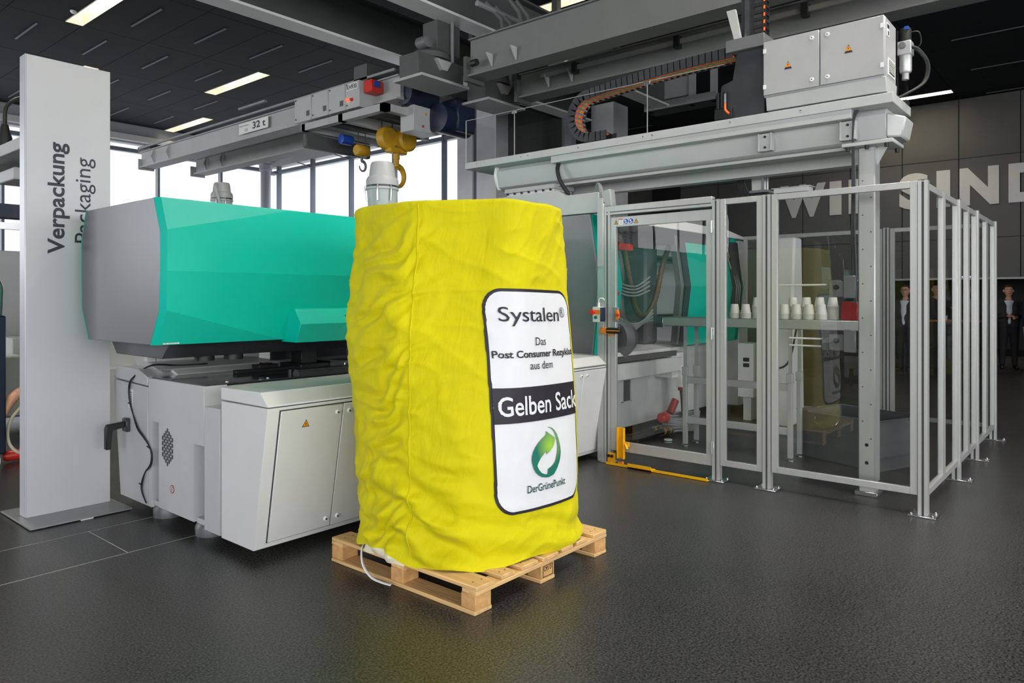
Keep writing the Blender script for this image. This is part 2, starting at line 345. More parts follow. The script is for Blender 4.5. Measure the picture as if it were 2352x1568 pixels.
for i in range(len(XJ)-1):
    for j in range(len(YJ)-1):
        x, w, y, l = XJ[i], 1.28, YJ[j], YJ[j+1]-YJ[j]
        if y > 13 and x+w > 14.8: continue
        wk = WELLS.get((i-4, j))
        if wk == 'r': sheet(w-0.32, l, x, y); wx = x+w-0.31
        elif wk == 'l': sheet(w-0.32, l, x+0.32, y); wx = x+0.01
        else: sheet(w, l, x, y)
        if wk:
            wy0, wy1 = y+0.01, y+l-0.01; wx1 = wx+0.30
            t = thing('ceiling_light', (wx+0.15, (wy0+wy1)/2, CZ), 'white ceiling light well, '+WHERE.get((i-4, j), 'unseen, added above the camera for light'), 'ceiling light', 'light wells in the ceiling')
            b = MB('well_white')
            for q in ((wx-0.008, wx, wy0, wy1), (wx1, wx1+0.008, wy0, wy1), (wx, wx1, wy0-0.008, wy0), (wx, wx1, wy1, wy1+0.008)): b.box(*q, CZ-0.012, CZ+0.55)
            build('shaft', b, t)
            build('diffuser', MB('lamp_glow').box(wx+0.03, wx1-0.03, wy0+0.05, wy1-0.05, CZ+0.50, CZ+0.53), t)
            lt = area('well_lamp', (0, 0, 0.46), (0, 0, 0), 0.22, l-0.2, (90 if (i-4, j) == (12, 2) else 7) if (i-4, j) in WHERE else 74, (1.0, 0.95, 0.86)); lt.parent = t
        elif (i+j) % 2 == 0 or j > 5:
            if line0 is None: line0 = build('bright_line', MB('ceiling_line').box(x+0.62, x+0.65, y+0.5, y+1.85, CZ-0.02, CZ), ce, loc=(x, y, CZ))  # added strips standing for bright lines seen through the perforated sheets
            else: shared(line0, (x-wloc(line0).x, y-wloc(line0).y, 0), ce)
# plain deck beyond the modelled grid, over and behind the camera
b = MB('ceiling_sheet').box(-12, XJ[0]-0.01, -12, 24, CZ, CZ+0.03).box(XJ[0], 27.5, -12, YJ[0]-0.01, CZ, CZ+0.03).box(XJ[-1]+0.01, 27.5, YJ[0], 13.2, CZ, CZ+0.03)
build('edge_sheet', b, ce)
tag(build('smoke_detector', MB('white').lathe([(0.0, CZ-0.05), (0.03, CZ-0.05), (0.055, CZ-0.02), (0.055, CZ)], (5.1, 15.2, 0), 14)), 'small round spotlight beside the top left light well', 'lamp')

# --- left window wall (Y = 24): tall glazing with a slim strip above
wl = thing('wall_left', (0, 24, 0), None, None, kind='structure')
build('wall_top', MB('header_grey').box(-12, 14.9, 24, 24.3, 6.46, 7.4), wl)
build('fascia_beam', MB('beam_grey').box(-12, 14.6, 23.72, 24.0, 6.5, 6.68), wl)
build('parapet', MB('wall_dark').box(-12, 14.9, 24, 24.3, 0, 2.4), wl)  # unseen, raised high to darken the reflection in the hood end plate
w1 = thing('window_1', (2, 24.1, 2.4), None, None, kind='structure')
build('transom', MB('window_frame').box(-12, 14.6, 24.0, 24.16, 6.18, 6.30), w1)
xx = -10.9
k = 0
while xx < 14.6:
    build('mullion', MB('window_frame').box(xx-0.035, xx+0.035, 23.98, 24.16, 2.4, 6.46), w1)
    build('pane', MB('window_glass').box(xx+0.04, min(xx+2.10, 14.56), 24.07, 24.08, 2.4, 6.18), w1)
    build('strip_pane', MB('window_glass').box(xx+0.04, min(xx+2.10, 14.56), 24.07, 24.08, 6.30, 6.46), w1)
    xx += 2.146
# --- back window wall (X = 14.6)
wb = thing('wall_back', (14.6, 18, 0), None, None, kind='structure')
build('wall_top', MB('header_grey').box(14.6, 14.9, 14.3, 24.2, 6.36, 7.4), wb)
build('parapet', MB('wall_dark').box(14.6, 14.9, 14.3, 24.2, 0, 0.5), wb)
build('pier', MB('concrete').box(14.6, 15.1, 13.78, 14.36, 0, 7.0), wb)
build('pier_strip', MB('window_frame').box(14.66, 15.1, 13.62, 13.78, 0, 7.0), wb)
build('pier', MB('concrete').box(14.6, 15.1, 12.9, 13.62, 0, 7.0), wb)
w2 = thing('window_2', (14.7, 19, 0.5), None, None, kind='structure')
build('transom', MB('window_frame').box(14.58, 14.74, 14.36, 24.0, 6.08, 6.20), w2)
YM = [14.93, 17.1, 19.25, 21.4, 23.5]
for y in YM: build('mullion', MB('window_frame').box(14.56, 14.74, y-0.025, y+0.025, 0.5, 6.36), w2)
for a, c in zip([14.36]+YM, YM+[24.0]):
    build('pane', MB('window_glass').box(14.66, 14.67, a+0.03, c-0.03, 0.5, 6.08), w2)
    build('strip_pane', MB('window_glass').box(14.66, 14.67, a+0.03, c-0.03, 6.2, 6.36), w2)
for y in YM[1:]:
    build('brace', MB('window_frame').tube([(14.5, y+0.7, 6.32), (14.55, y+0.05, 6.1)], 0.02, 6), w2)
    build('blind_cord', MB('window_frame').cyl((14.5, y-0.2, 1.0), (14.52, y-0.06, 6.0), 0.006, 5), w2)
# --- side wall going deeper (Y = 12.9), dark panels, gallery
ws = thing('wall_side', (19, 12.9, 0), None, None, kind='structure')
build('wall_body', MB('wall_joint').box(15.1, 23.2, 12.92, 13.3, 0, 7.0), ws)
for i in range(6):
    for j in range(3): build('wall_panel', MB('wall_dark').box(15.12+1.34*i, 15.12+1.34*i+1.325, 12.89, 12.925, 0.02+2.3*j, 2.3+2.3*j), ws)
build('gallery_sill', MB('column').box(15.1, 19.5, 12.3, 12.89, 4.35, 4.5), ws)
tag(build('round_column', MB('column').lathe([(0.2, 0), (0.2, 6.9), (0.26, 6.9), (0.26, 7.0)], (16.35, 11.75, 0), 24)), 'light grey round column behind the energy chain loop', 'column')
tag(build('round_column', MB('column').lathe([(0.17, 0), (0.17, 6.0), (0.22, 6.02), (0.22, 6.2)], (13.75, 22.9, 0), 24)), 'grey round column standing before the bright windows', 'column')
tag(build('square_column', MB('concrete').box(17.0, 17.76, 10.7, 11.46, 0, 6.98), bevel=0.02), 'pale square column behind the gantry beam', 'column')
# hung service frame above the gantry glass
t = thing('service_frame', (14.6, 7.4, 5.7), 'grey hung cable tray frame seen through the gantry guard glass', 'frame')
for y in (6.6, 7.1, 8.1): build('hanger', MB('crane_grey').box(14.5, 14.62, y, y+0.12, 5.75, 6.95), t)
build('cabinet', MB('grey').box(14.55, 14.85, 7.25, 8.0, 6.0, 6.65), t, bevel=0.01)
build('tray', MB('crane_dark').box(14.4, 14.9, 6.55, 8.25, 5.75, 5.82), t)
build('tray_lip', MB('rail').box(14.38, 14.41, 6.55, 8.25, 5.75, 5.92), t)

# --- lettered dark wall (X = 23): panels over a dark recess
wr = thing('wall_right', (23, 3, 0), None, None, kind='structure')
build('wall_body', MB('wall_joint').box(23.03, 23.3, -12, 13.0, 2.1, 7.0), wr)
pan0 = {}
for i in range(-9, 7):
    y0 = 3.43+1.39*i
    for z0, z1 in ((2.1, 3.172), (3.188, 5.352), (5.368, 6.98)):
        if y0+1.38 > 12.9: continue
        if z0 not in pan0: pan0[z0] = build('wall_panel', MB('wall_dark').box(23.0, 23.03, y0+0.012, y0+1.378, z0, z1), wr, loc=(23, y0, 0))
        else: shared(pan0[z0], (0, y0-wloc(pan0[z0]).y, 0), wr)
build('wall_base', MB('wall_dark').box(23.0, 23.3, 6.4, 13.0, 0, 2.1), wr)
build('recess_head', MB('grey').box(22.98, 23.03, -12, 6.4, 2.06, 2.11), wr)
build('recess_back', MB('wall_black').box(26.6, 26.8, -12, 7, 0, 2.3), wr)
build('recess_roof', MB('wall_black').box(23.3, 26.8, -12, 7, 2.2, 2.3), wr)
build('recess_cheek', MB('wall_black').box(23.3, 26.8, 6.4, 6.6, 0, 2.3), wr)
t = thing('wall_lettering', (23, 5, 4.07), 'large pale grey letters WIR SIND on the dark panelled wall', 'lettering')
def wall_letter(ch, y0, y1, bold=0.055):
    v, f = text2d(ch, bold); n = len(v); b = MB('letter_wall')
    P = [(22.985, y0+(y1-y0)*a, 4.07+1.02*c) for a, c in v]
    b.add(P, f); Q = [(22.999, p[1], p[2]) for p in P]
    ed = {}
    for q in f:
        for a, c in zip(q, q[1:]+q[:1]):
            k = (min(a, c), max(a, c)); ed[k] = ed.get(k, 0)+1
    b.add(P+Q, [(a, c, c+n, a+n) for (a, c), m in ed.items() if m == 1])
    build('letter', b, t, recalc=False)
for ch, y0, y1 in (('W', 8.29, 6.91), ('I', 6.80, 6.46), ('R', 6.26, 5.39), ('S', 4.90, 4.14), ('I', 3.96, 3.63), ('N', 3.41, 2.51), ('D', 2.30, 1.42)): wall_letter(ch, y0, y1)

# --- walls behind the camera, with bars before the west window and the added west fill
t = thing('wall_rear', (-10, 5, 0), None, None, kind='structure')
build('wall_body', MB('wall_dark').box(-10.3, -10, -12, 25.5, 0, 7.0), t)
for y in (-7.5, -5.2, -2.9, -0.6, 1.7, 9.9, 10.8, 11.7): build('mullion', MB('window_frame').box(-9.39, -9.33, y, y+0.06, 0.9 if y < 5 else 2.8, 5.4 if y < 5 else 4.1), t)
t = thing('wall_south', (0, -10, 0), None, None, kind='structure')
build('wall_body', MB('wall_dark').box(-10, 27.5, -10.3, -10, 0, 7.0), t)
# ================================================================ overhead cranes
# runway girders along X, hung under the ceiling
def runway(y0, y1, x0, x1, label):
    t = thing('crane_runway', ((x0+x1)/2, (y0+y1)/2, 5.8), label, 'crane girder', 'crane runway girders')
    ym = (y0+y1)/2
    build('lower_flange', MB('white').box(x0, x1, y0, y1, 5.78, 5.82), t)
    build('web', MB('crane_dark').box(x0, x1, ym-0.05, ym+0.05, 5.82, 6.5), t)
    build('upper_flange', MB('crane_dark').box(x0, x1, y0, y1, 6.5, 6.54), t)
    for x in [x0+0.4+k*(x1-x0-0.8)/3 for k in range(4)]: build('hanger', MB('crane_dark').box(x-0.06, x+0.06, ym-0.06, ym+0.06, 6.54, 7.0), t)
runway(9.68, 10.05, 3.0, 14.4, 'pale crane runway girder running from the top left towards the trolley')
runway(7.62, 7.98, 3.0, 14.4, 'pale crane runway girder at the top centre, nearer to the camera')
# bridge girders along Y
def girder(par, x, w, y0, y1, z0, z1, mat='crane_grey'):
    build('girder_web', MB(mat).box(x+0.05, x+w-0.05, y0, y1, z0+0.03, z1-0.02), par)
    build('lower_flange', MB(mat).box(x-0.02, x+w+0.02, y0, y1, z0, z0+0.03), par)
    build('upper_flange', MB(mat).box(x, x+w, y0, y1, z1-0.02, z1), par)
t = thing('bridge_crane', (8.4, 14, 4.8), 'light grey double girder bridge crane marked 32t before the windows', 'crane')
girder(t, 7.78, 0.3, 9.0, 18.75, 4.8, 5.2)
girder(t, 9.1, 0.3, 9.3, 18.6, 4.8, 5.2)
for x in (7.78, 9.1):
    build('end_plate', MB('crane_grey').box(x-0.04, x+0.34, 18.70, 18.74, 4.76, 5.02), t)
    build('end_bracket', MB('crane_dark').box(x+0.02, x+0.28, 18.2, 18.9, 5.2, 5.34), t)
    build('buffer', MB('black').cyl((x+0.15, 18.74, 4.92), (x+0.15, 18.86, 4.92), 0.05, 10), t)
    for y in (18.0, 17.2): build('stiffener', MB('crane_grey').prism([(x-0.05, 5.0), (x+0.03, 5.18), (x+0.03, 4.84)], 'y', y, y+0.03), t)
build('end_truck', MB('crane_dark').box(7.7, 9.5, 9.7, 10.05, 5.2, 5.5), t)
build('conductor_rail', MB('rail').box(7.70, 7.74, 9.0, 18.6, 5.24, 5.28), t)
build('maintenance_arm', MB('rail').box(7.72, 7.78, 12.9, 13.9, 5.42, 5.46), t)
b = MB('white').box(7.765, 7.775, 12.85, 13.95, 4.92, 5.14); pl = build('rating_plate', b, t)
b = MB('ink'); put_text(b, '32 t', (7.762, 13.42, 4.97), (0, -0.48, 0), (0, 0, 0.14), 0.02); build('lettering', b, pl)
b = MB('ink'); put_text(b, 'CE', (7.762, 13.72, 4.96), (0, -0.12, 0), (0, 0, 0.05)); put_text(b, 'EISENBAU WEISSENBURG', (7.762, 13.92, 5.07), (0, -0.36, 0), (0, 0, 0.022)); build('small_print', b, pl)
# electric cabinets on the front girder
cab = [11.5, 10.98, 10.48, 10.0, 9.62]
for k, (a, c) in enumerate(zip(cab, cab[1:])):
    d = build('electric_cabinet', MB('beam_grey').box(7.48, 7.84, c+0.006, a-0.006, 4.72, 5.16), t, bevel=0.008)
    b = MB('black')
    for z in (5.12, 4.78): b.lathe([(0.0, -0.01), (0.012, -0.01), (0.012, 0)], (7.475, a-0.06, z), 8, 'x')
    build('lock', b, d)
    if k < 3: build('vent', MB('crane_dark').box(7.474, 7.48, c+0.05, c+0.14, 4.80, 4.89), d)
    if k == 3:
        b = MB('white').box(7.472, 7.478, 9.66, 9.96, 5.02, 5.13); b.m('ink'); put_text(b, 'KH930', (7.470, 9.945, 5.035), (0, -0.27, 0), (0, 0, 0.08), 0.02); build('number_plate', b, d)
        build('warning_lamp', MB('led_red').lathe([(0.0, -0.03), (0.02, -0.03), (0.025, 0)], (7.478, 9.93, 4.87), 10, 'x'), d)
        build('main_switch', MB('red').lathe([(0.0, -0.03), (0.025, -0.03), (0.03, 0)], (7.478, 9.81, 4.86), 12, 'x'), d)
build('terminal_box', MB('red').box(7.56, 7.80, 9.40, 9.60, 4.95, 5.15).m('blue').box(7.60, 7.74, 9.385, 9.40, 5.03, 5.13), t, bevel=0.01)
for k in range(9):
    y = 11.1-0.17*k
    build('cable_loop', MB('black').tube(spline([(7.58, y, 4.73), (7.56, y-0.03, 4.62), (7.60, y-0.12, 4.60), (7.70, y-0.16, 4.66)], 5), 0.011, 6), t)
# trolley with hoist between the girders
t = thing('hoist_trolley', (8.5, 10, 4.5), 'dark hoist trolley hanging between the crane girders above the yellow hook', 'hoist')
for y in (9.0, 10.1, 11.2): build('cross_beam', MB('crane_grey').box(7.5, 9.5, y, y+0.12, 4.56, 4.68), t)
for x in (7.5, 9.2): build('side_beam', MB('crane_grey').box(x, x+0.12, 9.0, 11.3, 4.56, 4.68), t)
build('rope_beam', MB('crane_dark').box(7.62, 9.2, 9.74, 10.0, 4.68, 4.78), t)
build('rope_beam', MB('crane_dark').box(7.62, 9.2, 10.52, 10.68, 4.58, 4.68), t)
build('channel_arm', MB('crane_dark').box(7.62, 9.1, 11.34, 11.46, 4.30, 4.56), t, bevel=0.02)
build('hoist_motor', MB('navy').lathe([(0.05, 0), (0.2, 0.02), (0.22, 0.1), (0.22, 0.62), (0.14, 0.7)], (7.9, 9.02, 4.93), 20, 'x'), t)
build('hoist_drum', MB('navy').lathe([(0.1, 0), (0.24, 0.02), (0.24, 0.7), (0.1, 0.74)], (8.35, 8.7, 4.55), 20, 'x'), t)
build('gear_box', MB('navy').box(8.6, 9.05, 8.45, 8.85, 4.35, 4.9), t, bevel=0.03)
build('travel_motor', MB('blue').lathe([(0.03, 0), (0.09, 0.01), (0.09, 0.24), (0.05, 0.28)], (8.05, 10.9, 4.46), 14, 'x'), t)
d = build('control_box', MB('beam_grey').box(8.0, 8.54, 8.87, 9.2, 4.31, 4.73), t, bevel=0.008)
build('warning_sign', MB('orange_sign').prism([(8.24, 4.60), (8.30, 4.60), (8.27, 4.65)], 'y', 8.862, 8.868), d)
build('vent', MB('crane_dark').box(8.4, 8.48, 8.864, 8.87, 4.36, 4.45), d)
build('stop_button', MB('red').lathe([(0.0, -0.02), (0.018, -0.02), (0.018, 0)], (8.2, 8.868, 4.4), 10, 'y'), d)
# hooks
def hook(par, c, s, m):
    pts = [(c[0], c[1], c[2]), (c[0], c[1], c[2]-0.10*s)]+[(c[0]+0.02*s+0.085*s*math.cos(R(a)), c[1]-0.0, c[2]-0.20*s+0.105*s*math.sin(R(a))) for a in range(100, -190, -20)]
    rr = [0.03*s, 0.03*s]+[0.034*s-0.022*s*k/14 for k in range(len(pts)-2)]
    build('hook', MB(m).tube(pts, rr, 10), par)
t = thing('hook_block', (8.5, 9.94, 3.7), 'big yellow two sheave hook block hanging from the hoist', 'hook block')
for k, (x, y) in enumerate(((8.34, 9.94), (8.66, 9.80))):
    build('sheave_cover', MB('crane_yellow').lathe([(0.0, -0.09), (0.17, -0.09), (0.21, -0.05), (0.21, 0.05), (0.17, 0.09), (0, 0.09)], (x, y, 4.38), 28, 'y'), t)
    build('wire_rope', MB('dark_steel').cyl((x-0.12, y, 4.4), (x-0.12, y, 4.7), 0.012, 6).cyl((x+0.12, y, 4.4), (x+0.12, y, 4.7), 0.012, 6), t)
build('crosshead', MB('crane_yellow').box(8.30, 8.70, 9.80, 9.96, 4.12, 4.22), t, bevel=0.02)
build('shank', MB('crane_yellow').cyl((8.5, 9.88, 4.12), (8.5, 9.88, 4.02), 0.06, 12), t)
hook(t, (8.5, 9.88, 4.06), 1.7, 'crane_yellow')
t = thing('small_hook_block', (8.3, 10.6, 3.95), 'small yellow hook block hanging beside the big one', 'hook block')
build('sheave_cover', MB('crane_yellow').lathe([(0.0, -0.13), (0.09, -0.13), (0.11, -0.10), (0.11, 0.10), (0.09, 0.13), (0, 0.13)], (8.3, 10.6, 4.24), 22, 'x'), t)
build('wire_rope', MB('dark_steel').cyl((8.22, 10.6, 4.3), (8.22, 10.6, 4.6), 0.008, 6).cyl((8.38, 10.6, 4.3), (8.38, 10.6, 4.6), 0.008, 6), t)
hook(t, (8.3, 10.6, 4.13), 0.85, 'cast_grey')
# second bridge to the right
t = thing('bridge_crane', (8.4, 4.5, 4.8), 'grey crane bridge girders, dimmer light put into their colour, crossing the upper right above the gantry', 'crane')
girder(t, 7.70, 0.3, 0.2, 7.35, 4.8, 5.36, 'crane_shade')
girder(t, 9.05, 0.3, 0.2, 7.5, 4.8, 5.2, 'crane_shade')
build('conductor_rail', MB('rail').box(8.98, 9.02, 0.4, 7.0, 5.02, 5.08), t)
for y in (6.3, 4.6, 2.9): build('rail_clamp', MB('black').box(8.94, 9.04, y, y+0.08, 4.96, 5.12), t)
for x in (7.66, 9.0):
    build('end_plate', MB('crane_dark').box(x, x+0.38, 7.35 if x < 8 else 7.5, 7.41 if x < 8 else 7.56, 4.74, 5.1), t)
    for y in (6.9, 6.45): build('stiffener', MB('crane_grey').prism([(x-0.04, 5.05), (x+0.08, 5.05), (x+0.08, 4.88)], 'y', y, y+0.03), t)
build('buffer', MB('black').cyl((7.62, 7.2, 4.95), (7.62, 7.1, 4.95), 0.05, 10), t)
for x in (7.72, 7.92): build('suspension_bracket', MB('crane_dark').tube([(x, 6.7, 5.36), (x, 6.72, 5.5), (x-0.12, 6.9, 5.75)], 0.03, 8).tube([(x, 6.35, 5.36), (x, 6.4, 5.52), (x-0.14, 6.5, 5.72)], 0.03, 8), t)
build('axle_tube', MB('rail').cyl((7.3, 6.8, 5.62), (8.4, 6.8, 5.62), 0.04, 10), t)
build('drive_motor', MB('blue').lathe([(0.04, 0), (0.13, 0.02), (0.13, 0.4), (0.06, 0.46)], (7.7, 6.6, 6.0), 16, 'x'), t)
# lock boxes between the two bridges
for x0, x1, y0, y1, lab in ((7.15, 8.1, 7.83, 8.25, 'grey crane coupling box at the top centre with a bright lower flange'), (8.72, 9.62, 7.95, 8.35, 'second grey crane coupling box further back over the gantry glass')):
    t = thing('coupling_box', ((x0+x1)/2, y0, 4.8), lab, 'crane part', 'crane coupling boxes')
    build('body', MB('crane_dark').box(x0, x1, y0, y1, 4.82, 5.16), t, bevel=0.01)
    build('lower_flange', MB('crane_grey').box(x0-0.02, x1+0.02, y0-0.1, y1+0.1, 4.78, 4.82), t)
    xm = (x0+x1)/2
    build('wedge', MB('crane_grey').prism([(xm-0.16, 5.12), (xm+0.16, 5.12), (xm+0.06, 4.97), (xm-0.04, 4.97)], 'y', y0-0.06, y0), t)
    build('slewing_ring', MB('crane_dark').lathe([(0.0, 5.16), (0.3, 5.16), (0.3, 5.24), (0.24, 5.30), (0, 5.30)], (xm, y0+0.25, 0), 24), t)
    build('ring_motor', MB('cast_grey').lathe([(0.03, 0), (0.09, 0.02), (0.09, 0.22), (0.05, 0.25)], (xm-0.25, y0+0.0, 5.36), 14, 'y'), t)
    build('hanger_box', MB('crane_dark').box(xm+0.0, xm+0.5, y0+0.1, y1, 5.30, 5.78), t, bevel=0.01)
    build('hanger_rod', MB('rail').cyl((x1-0.2, y0+0.05, 5.16), (x1-0.2, y0+0.05, 5.8), 0.03, 8), t)
# ================================================================ injection moulding machine
mc = thing('injection_moulding_machine', (4.2, 4.9, 0), 'long injection moulding machine with faceted turquoise green hood and light grey base', 'machine')
XE = 2.26
# --- base end, built of strips so that the foot pockets stay open
build('base_body', MB('machine_end_grey').prism([(4.28, 0.07), (4.28, 0.86), (4.49, 0.86), (4.49, 0.975), (5.29, 0.975), (5.45, 1.0), (5.86, 1.0), (5.92, 0.93), (5.79, 0.07)], 'x', XE+0.16, 6.0), mc, bevel=0.004)
P = MB('machine_end_grey')
P.prism([(4.29, 0.07), (4.29, 0.86), (4.487, 0.86), (4.487, 0.6), (4.487, 0.07)], 'x', XE, XE+0.16)
build('end_panel', P, mc, bevel=0.004)
build('end_panel', MB('machine_end_grey').prism([(4.49, 0.60), (4.49, 0.985), (5.30, 0.985), (5.30, 0.07), (5.25, 0.07), (5.25, 0.68), (5.14, 0.68), (5.14, 0.09), (4.63, 0.09), (4.63, 0.60)], 'x', XE, XE+0.16), mc, bevel=0.004)
build('end_panel', MB('machine_end_grey').prism([(5.31, 0.07), (5.31, 0.915), (5.90, 0.935), (5.78, 0.07)], 'x', XE, XE+0.16), mc, bevel=0.004)
build('corner_cap', MB('machine_end_grey').prism([(5.31, 0.925), (5.31, 0.985), (5.47, 1.035), (5.85, 1.035), (5.90, 0.945)], 'x', XE-0.003, XE+0.2), mc, bevel=0.006)
for y0, y1, zt in ((4.49, 4.63, 0.6), (5.14, 5.25, 0.68)):
    build('foot_pocket', MB('machine_end_grey').box(XE+0.12, XE+0.16, y0, y1, 0.07, zt).box(XE+0.02, XE+0.14, y0+0.005, y1-0.005, 0.085, 0.12), mc)
    build('pocket_slot', MB('black').box(XE+0.10, XE+0.118, y0+0.01, y0+0.035, 0.16, 0.30), mc)
for y in (4.60, 5.22): build('foot', MB('foot_grey').lathe([(0.102, 0.0), (0.105, 0.055), (0.09, 0.082), (0.03, 0.088), (0, 0.088)], (XE+0.11, y, 0), 28), mc)
# hexagonal vent of single slots
b = MB('black')
for c in range(-3, 4):
    for r in range(7-abs(c)):
        yy = 5.0+c*0.024; zz = 0.53+(r-(6-abs(c))/2)*0.038
        b.prism([(yy-0.009, zz+0.009), (yy, zz+0.017), (yy+0.009, zz+0.009), (yy+0.009, zz-0.009), (yy, zz-0.017), (yy-0.009, zz-0.009)], 'x', XE-0.002, XE+0.004)
build('vent_grille', b, mc)
b = MB('dark_red').lathe([(0.022, -0.002), (0.028, -0.002), (0.028, 0.002)], (XE-0.001, 4.93, 0.255), 20, 'x', False).m('white').lathe([(0, -0.001), (0.022, -0.001), (0.022, 0.002)], (XE-0.001, 4.93, 0.255), 20, 'x').m('ink').box(XE-0.003, XE, 4.925, 4.935, 0.238, 0.272); build('no_step_sign', b, mc)
d = build('main_switch', MB('dark_steel').box(XE-0.03, XE, 5.60, 5.68, 0.565, 0.665), mc, bevel=0.006)
build('switch_lever', MB('black').prism([(XE-0.03, 0.64), (XE-0.15, 0.63), (XE-0.16, 0.60), (XE-0.16, 0.45), (XE-0.125, 0.45), (XE-0.115, 0.585), (XE-0.03, 0.60)], 'y', 5.62, 5.665), d, bevel=0.005)
b = MB('white').box(XE-0.0015, XE, 5.56, 5.63, 0.74, 0.88); b.m('ink')
for k in range(5): b.box(XE-0.002, XE, 5.57, 5.575+0.04, 0.855-0.016*k, 0.859-0.016*k)
b.box(XE-0.002, XE, 5.585, 5.61, 0.745, 0.775); build('rating_label', b, mc)

# --- control cabinet running along the near side
prof = [(4.27, 0.065), (3.897, 0.065), (3.742, 0.905), (3.742, 0.915), (4.27, 0.915)]
cb = build('cabinet_body', MB('machine_grey').prism(prof, 'x', XE, 5.9), mc, bevel=0.003)
build('cabinet_lid', MB('machine_grey').prism([(4.27, 0.922), (3.735, 0.922), (3.735, 0.93), (3.82, 1.003), (4.27, 1.003)], 'x', XE-0.002, 5.9), mc, bevel=0.004)
def onfront(z): return 3.897+(3.742-3.897)*(z-0.065)/(0.905-0.065)
n = Vector((0, -0.983, -0.182))
def door(x0, x1, z0=0.10, z1=0.893):
    a = [(x0, onfront(z0), z0), (x1, onfront(z0), z0), (x1, onfront(z1), z1), (x0, onfront(z1), z1)]
    return build('cabinet_door', MB('machine_grey').hexa([Vector(p)+n*0.0014 for p in a], [Vector(p)+n*0.012 for p in a]), mc, bevel=0.003)
A_ = [(2.336, onfront(0.094), 0.094), (5.885, onfront(0.094), 0.094), (5.885, onfront(0.899), 0.899), (2.336, onfront(0.899), 0.899)]
build('door_seam', MB('alu_groove').hexa([Vector(p)-n*0.004 for p in A_], [Vector(p)+n*0.0012 for p in A_]), mc)
for k in range(8):
    x0 = 2.343+0.443*k; d = door(x0, x0+0.437)
    kx = x0+0.40 if k % 2 == 0 else x0+0.045
    for z in (0.155, 0.845):
        c = Vector((kx, onfront(z), z))+n*0.012
        b = MB('white').tube([c, c+n*0.010], [0.017, 0.014], 18).m('alu_groove').tube([c+n*0.0095, c+n*0.0115], 0.007, 10)
        build('lock_knob', b, d)
    if k == 0:
        def fp(x, z, o): v = Vector((x, onfront(z), z))+n*o; return v
        cx, cz = x0+0.175, 0.80
        def tri(mt, s, o0, o1, b): 
            b.m(mt); P3 = [(cx-s, cz-s*0.75), (cx+s, cz-s*0.75), (cx, cz+s)]
            A = [fp(x, z, o0) for x, z in P3]; B = [fp(x, z, o1) for x, z in P3]
            b.add(A+B, [(2, 1, 0), (3, 4, 5), (0, 1, 4, 3), (1, 2, 5, 4), (2, 0, 3, 5)])
        b = MB('ink'); tri('ink', 0.026, 0.012, 0.0130, b); tri('orange_sign', 0.020, 0.012, 0.0135, b); b.m('ink')
        q = [(0.004, 0.012), (-0.006, -0.003), (-0.001, -0.003), (-0.005, -0.013), (0.006, 0.0), (0.001, 0.0)]
        b.add([fp(cx+x, cz+z, 0.0140) for x, z in q], [(0, 1, 2, 3, 4, 5)]); build('warning_sign', b, d)
b = MB('dark_red')
def lf(x, t, o): return Vector((x, 3.735+0.085*t, 0.93+0.073*t))+Vector((0, -0.65, 0.76))*o
A = [lf(3.03, 0.15, 0.001), lf(3.22, 0.15, 0.001), lf(3.22, 0.85, 0.001), lf(3.03, 0.85, 0.001)]
b.m('white').add(A, [(0, 1, 2, 3)]); b.m('dark_red')
ring = [lf(3.10+0.034*math.cos(R(a)), 0.5+0.30*math.sin(R(a)), 0.002) for a in range(0, 360, 20)]+[lf(3.10+0.025*math.cos(R(a)), 0.5+0.22*math.sin(R(a)), 0.002) for a in range(0, 360, 20)]
b.add(ring, [(i, (i+1) % 18, 18+(i+1) % 18, 18+i) for i in range(18)]); b.m('ink').add([lf(3.095, 0.35, 0.002), lf(3.115, 0.45, 0.002), lf(3.105, 0.65, 0.002)], [(0, 1, 2)])
build('lid_sign', b, mc)

# --- deck of the base under the hood
build('deck_plate', MB('deck_black').box(XE+0.02, 5.9, 4.50, 5.28, 0.985, 0.992), mc)
build('deck_screw', MB('steel').lathe([(0.012, 0.992), (0.010, 1.0), (0, 1.0)], (2.45, 4.55, 0), 10).lathe([(0.012, 0.992), (0.010, 1.0), (0, 1.0)], (2.75, 4.55, 0), 10), mc)
build('rear_ledge', MB('machine_grey').prism([(5.28, 0.992), (5.40, 1.035), (5.9, 1.035), (5.9, 0.97), (5.28, 0.97)], 'x', XE+0.2, 5.9), mc, bevel=0.003)
build('drip_tray', MB('machine_grey').add([(2.36, 5.36, 1.03), (2.36, 5.80, 1.11), (3.1, 5.72, 1.09), (3.35, 5.36, 1.03), (2.40, 5.36, 1.02), (2.40, 5.80, 1.02), (3.1, 5.80, 1.02), (3.35, 5.40, 1.02)], [(0, 1, 2, 3), (0, 3, 7, 4), (0, 4, 5, 1), (1, 5, 6, 2), (2, 6, 7, 3)]), mc)
build('rear_panel', MB('machine_grey').box(2.45, 3.3, 5.60, 5.63, 1.03, 1.26), mc)
build('support_leg', MB('machine_grey').box(2.38, 2.44, 5.60, 5.66, 1.03, 1.25), mc)
build('rear_screen', MB('dark_steel').box(3.3, 5.9, 5.40, 5.43, 0.99, 1.30).m('rail').box(4.05, 4.06, 5.39, 5.40, 0.99, 1.20), mc)
build('guide_rail', MB('black').box(2.75, 3.75, 4.98, 5.03, 0.992, 1.02), mc, bevel=0.004)
build('rail_carriage', MB('black').box(2.92, 3.08, 4.95, 5.06, 1.02, 1.05).box(2.97, 3.04, 4.97, 5.04, 1.05, 1.06), mc, bevel=0.004)
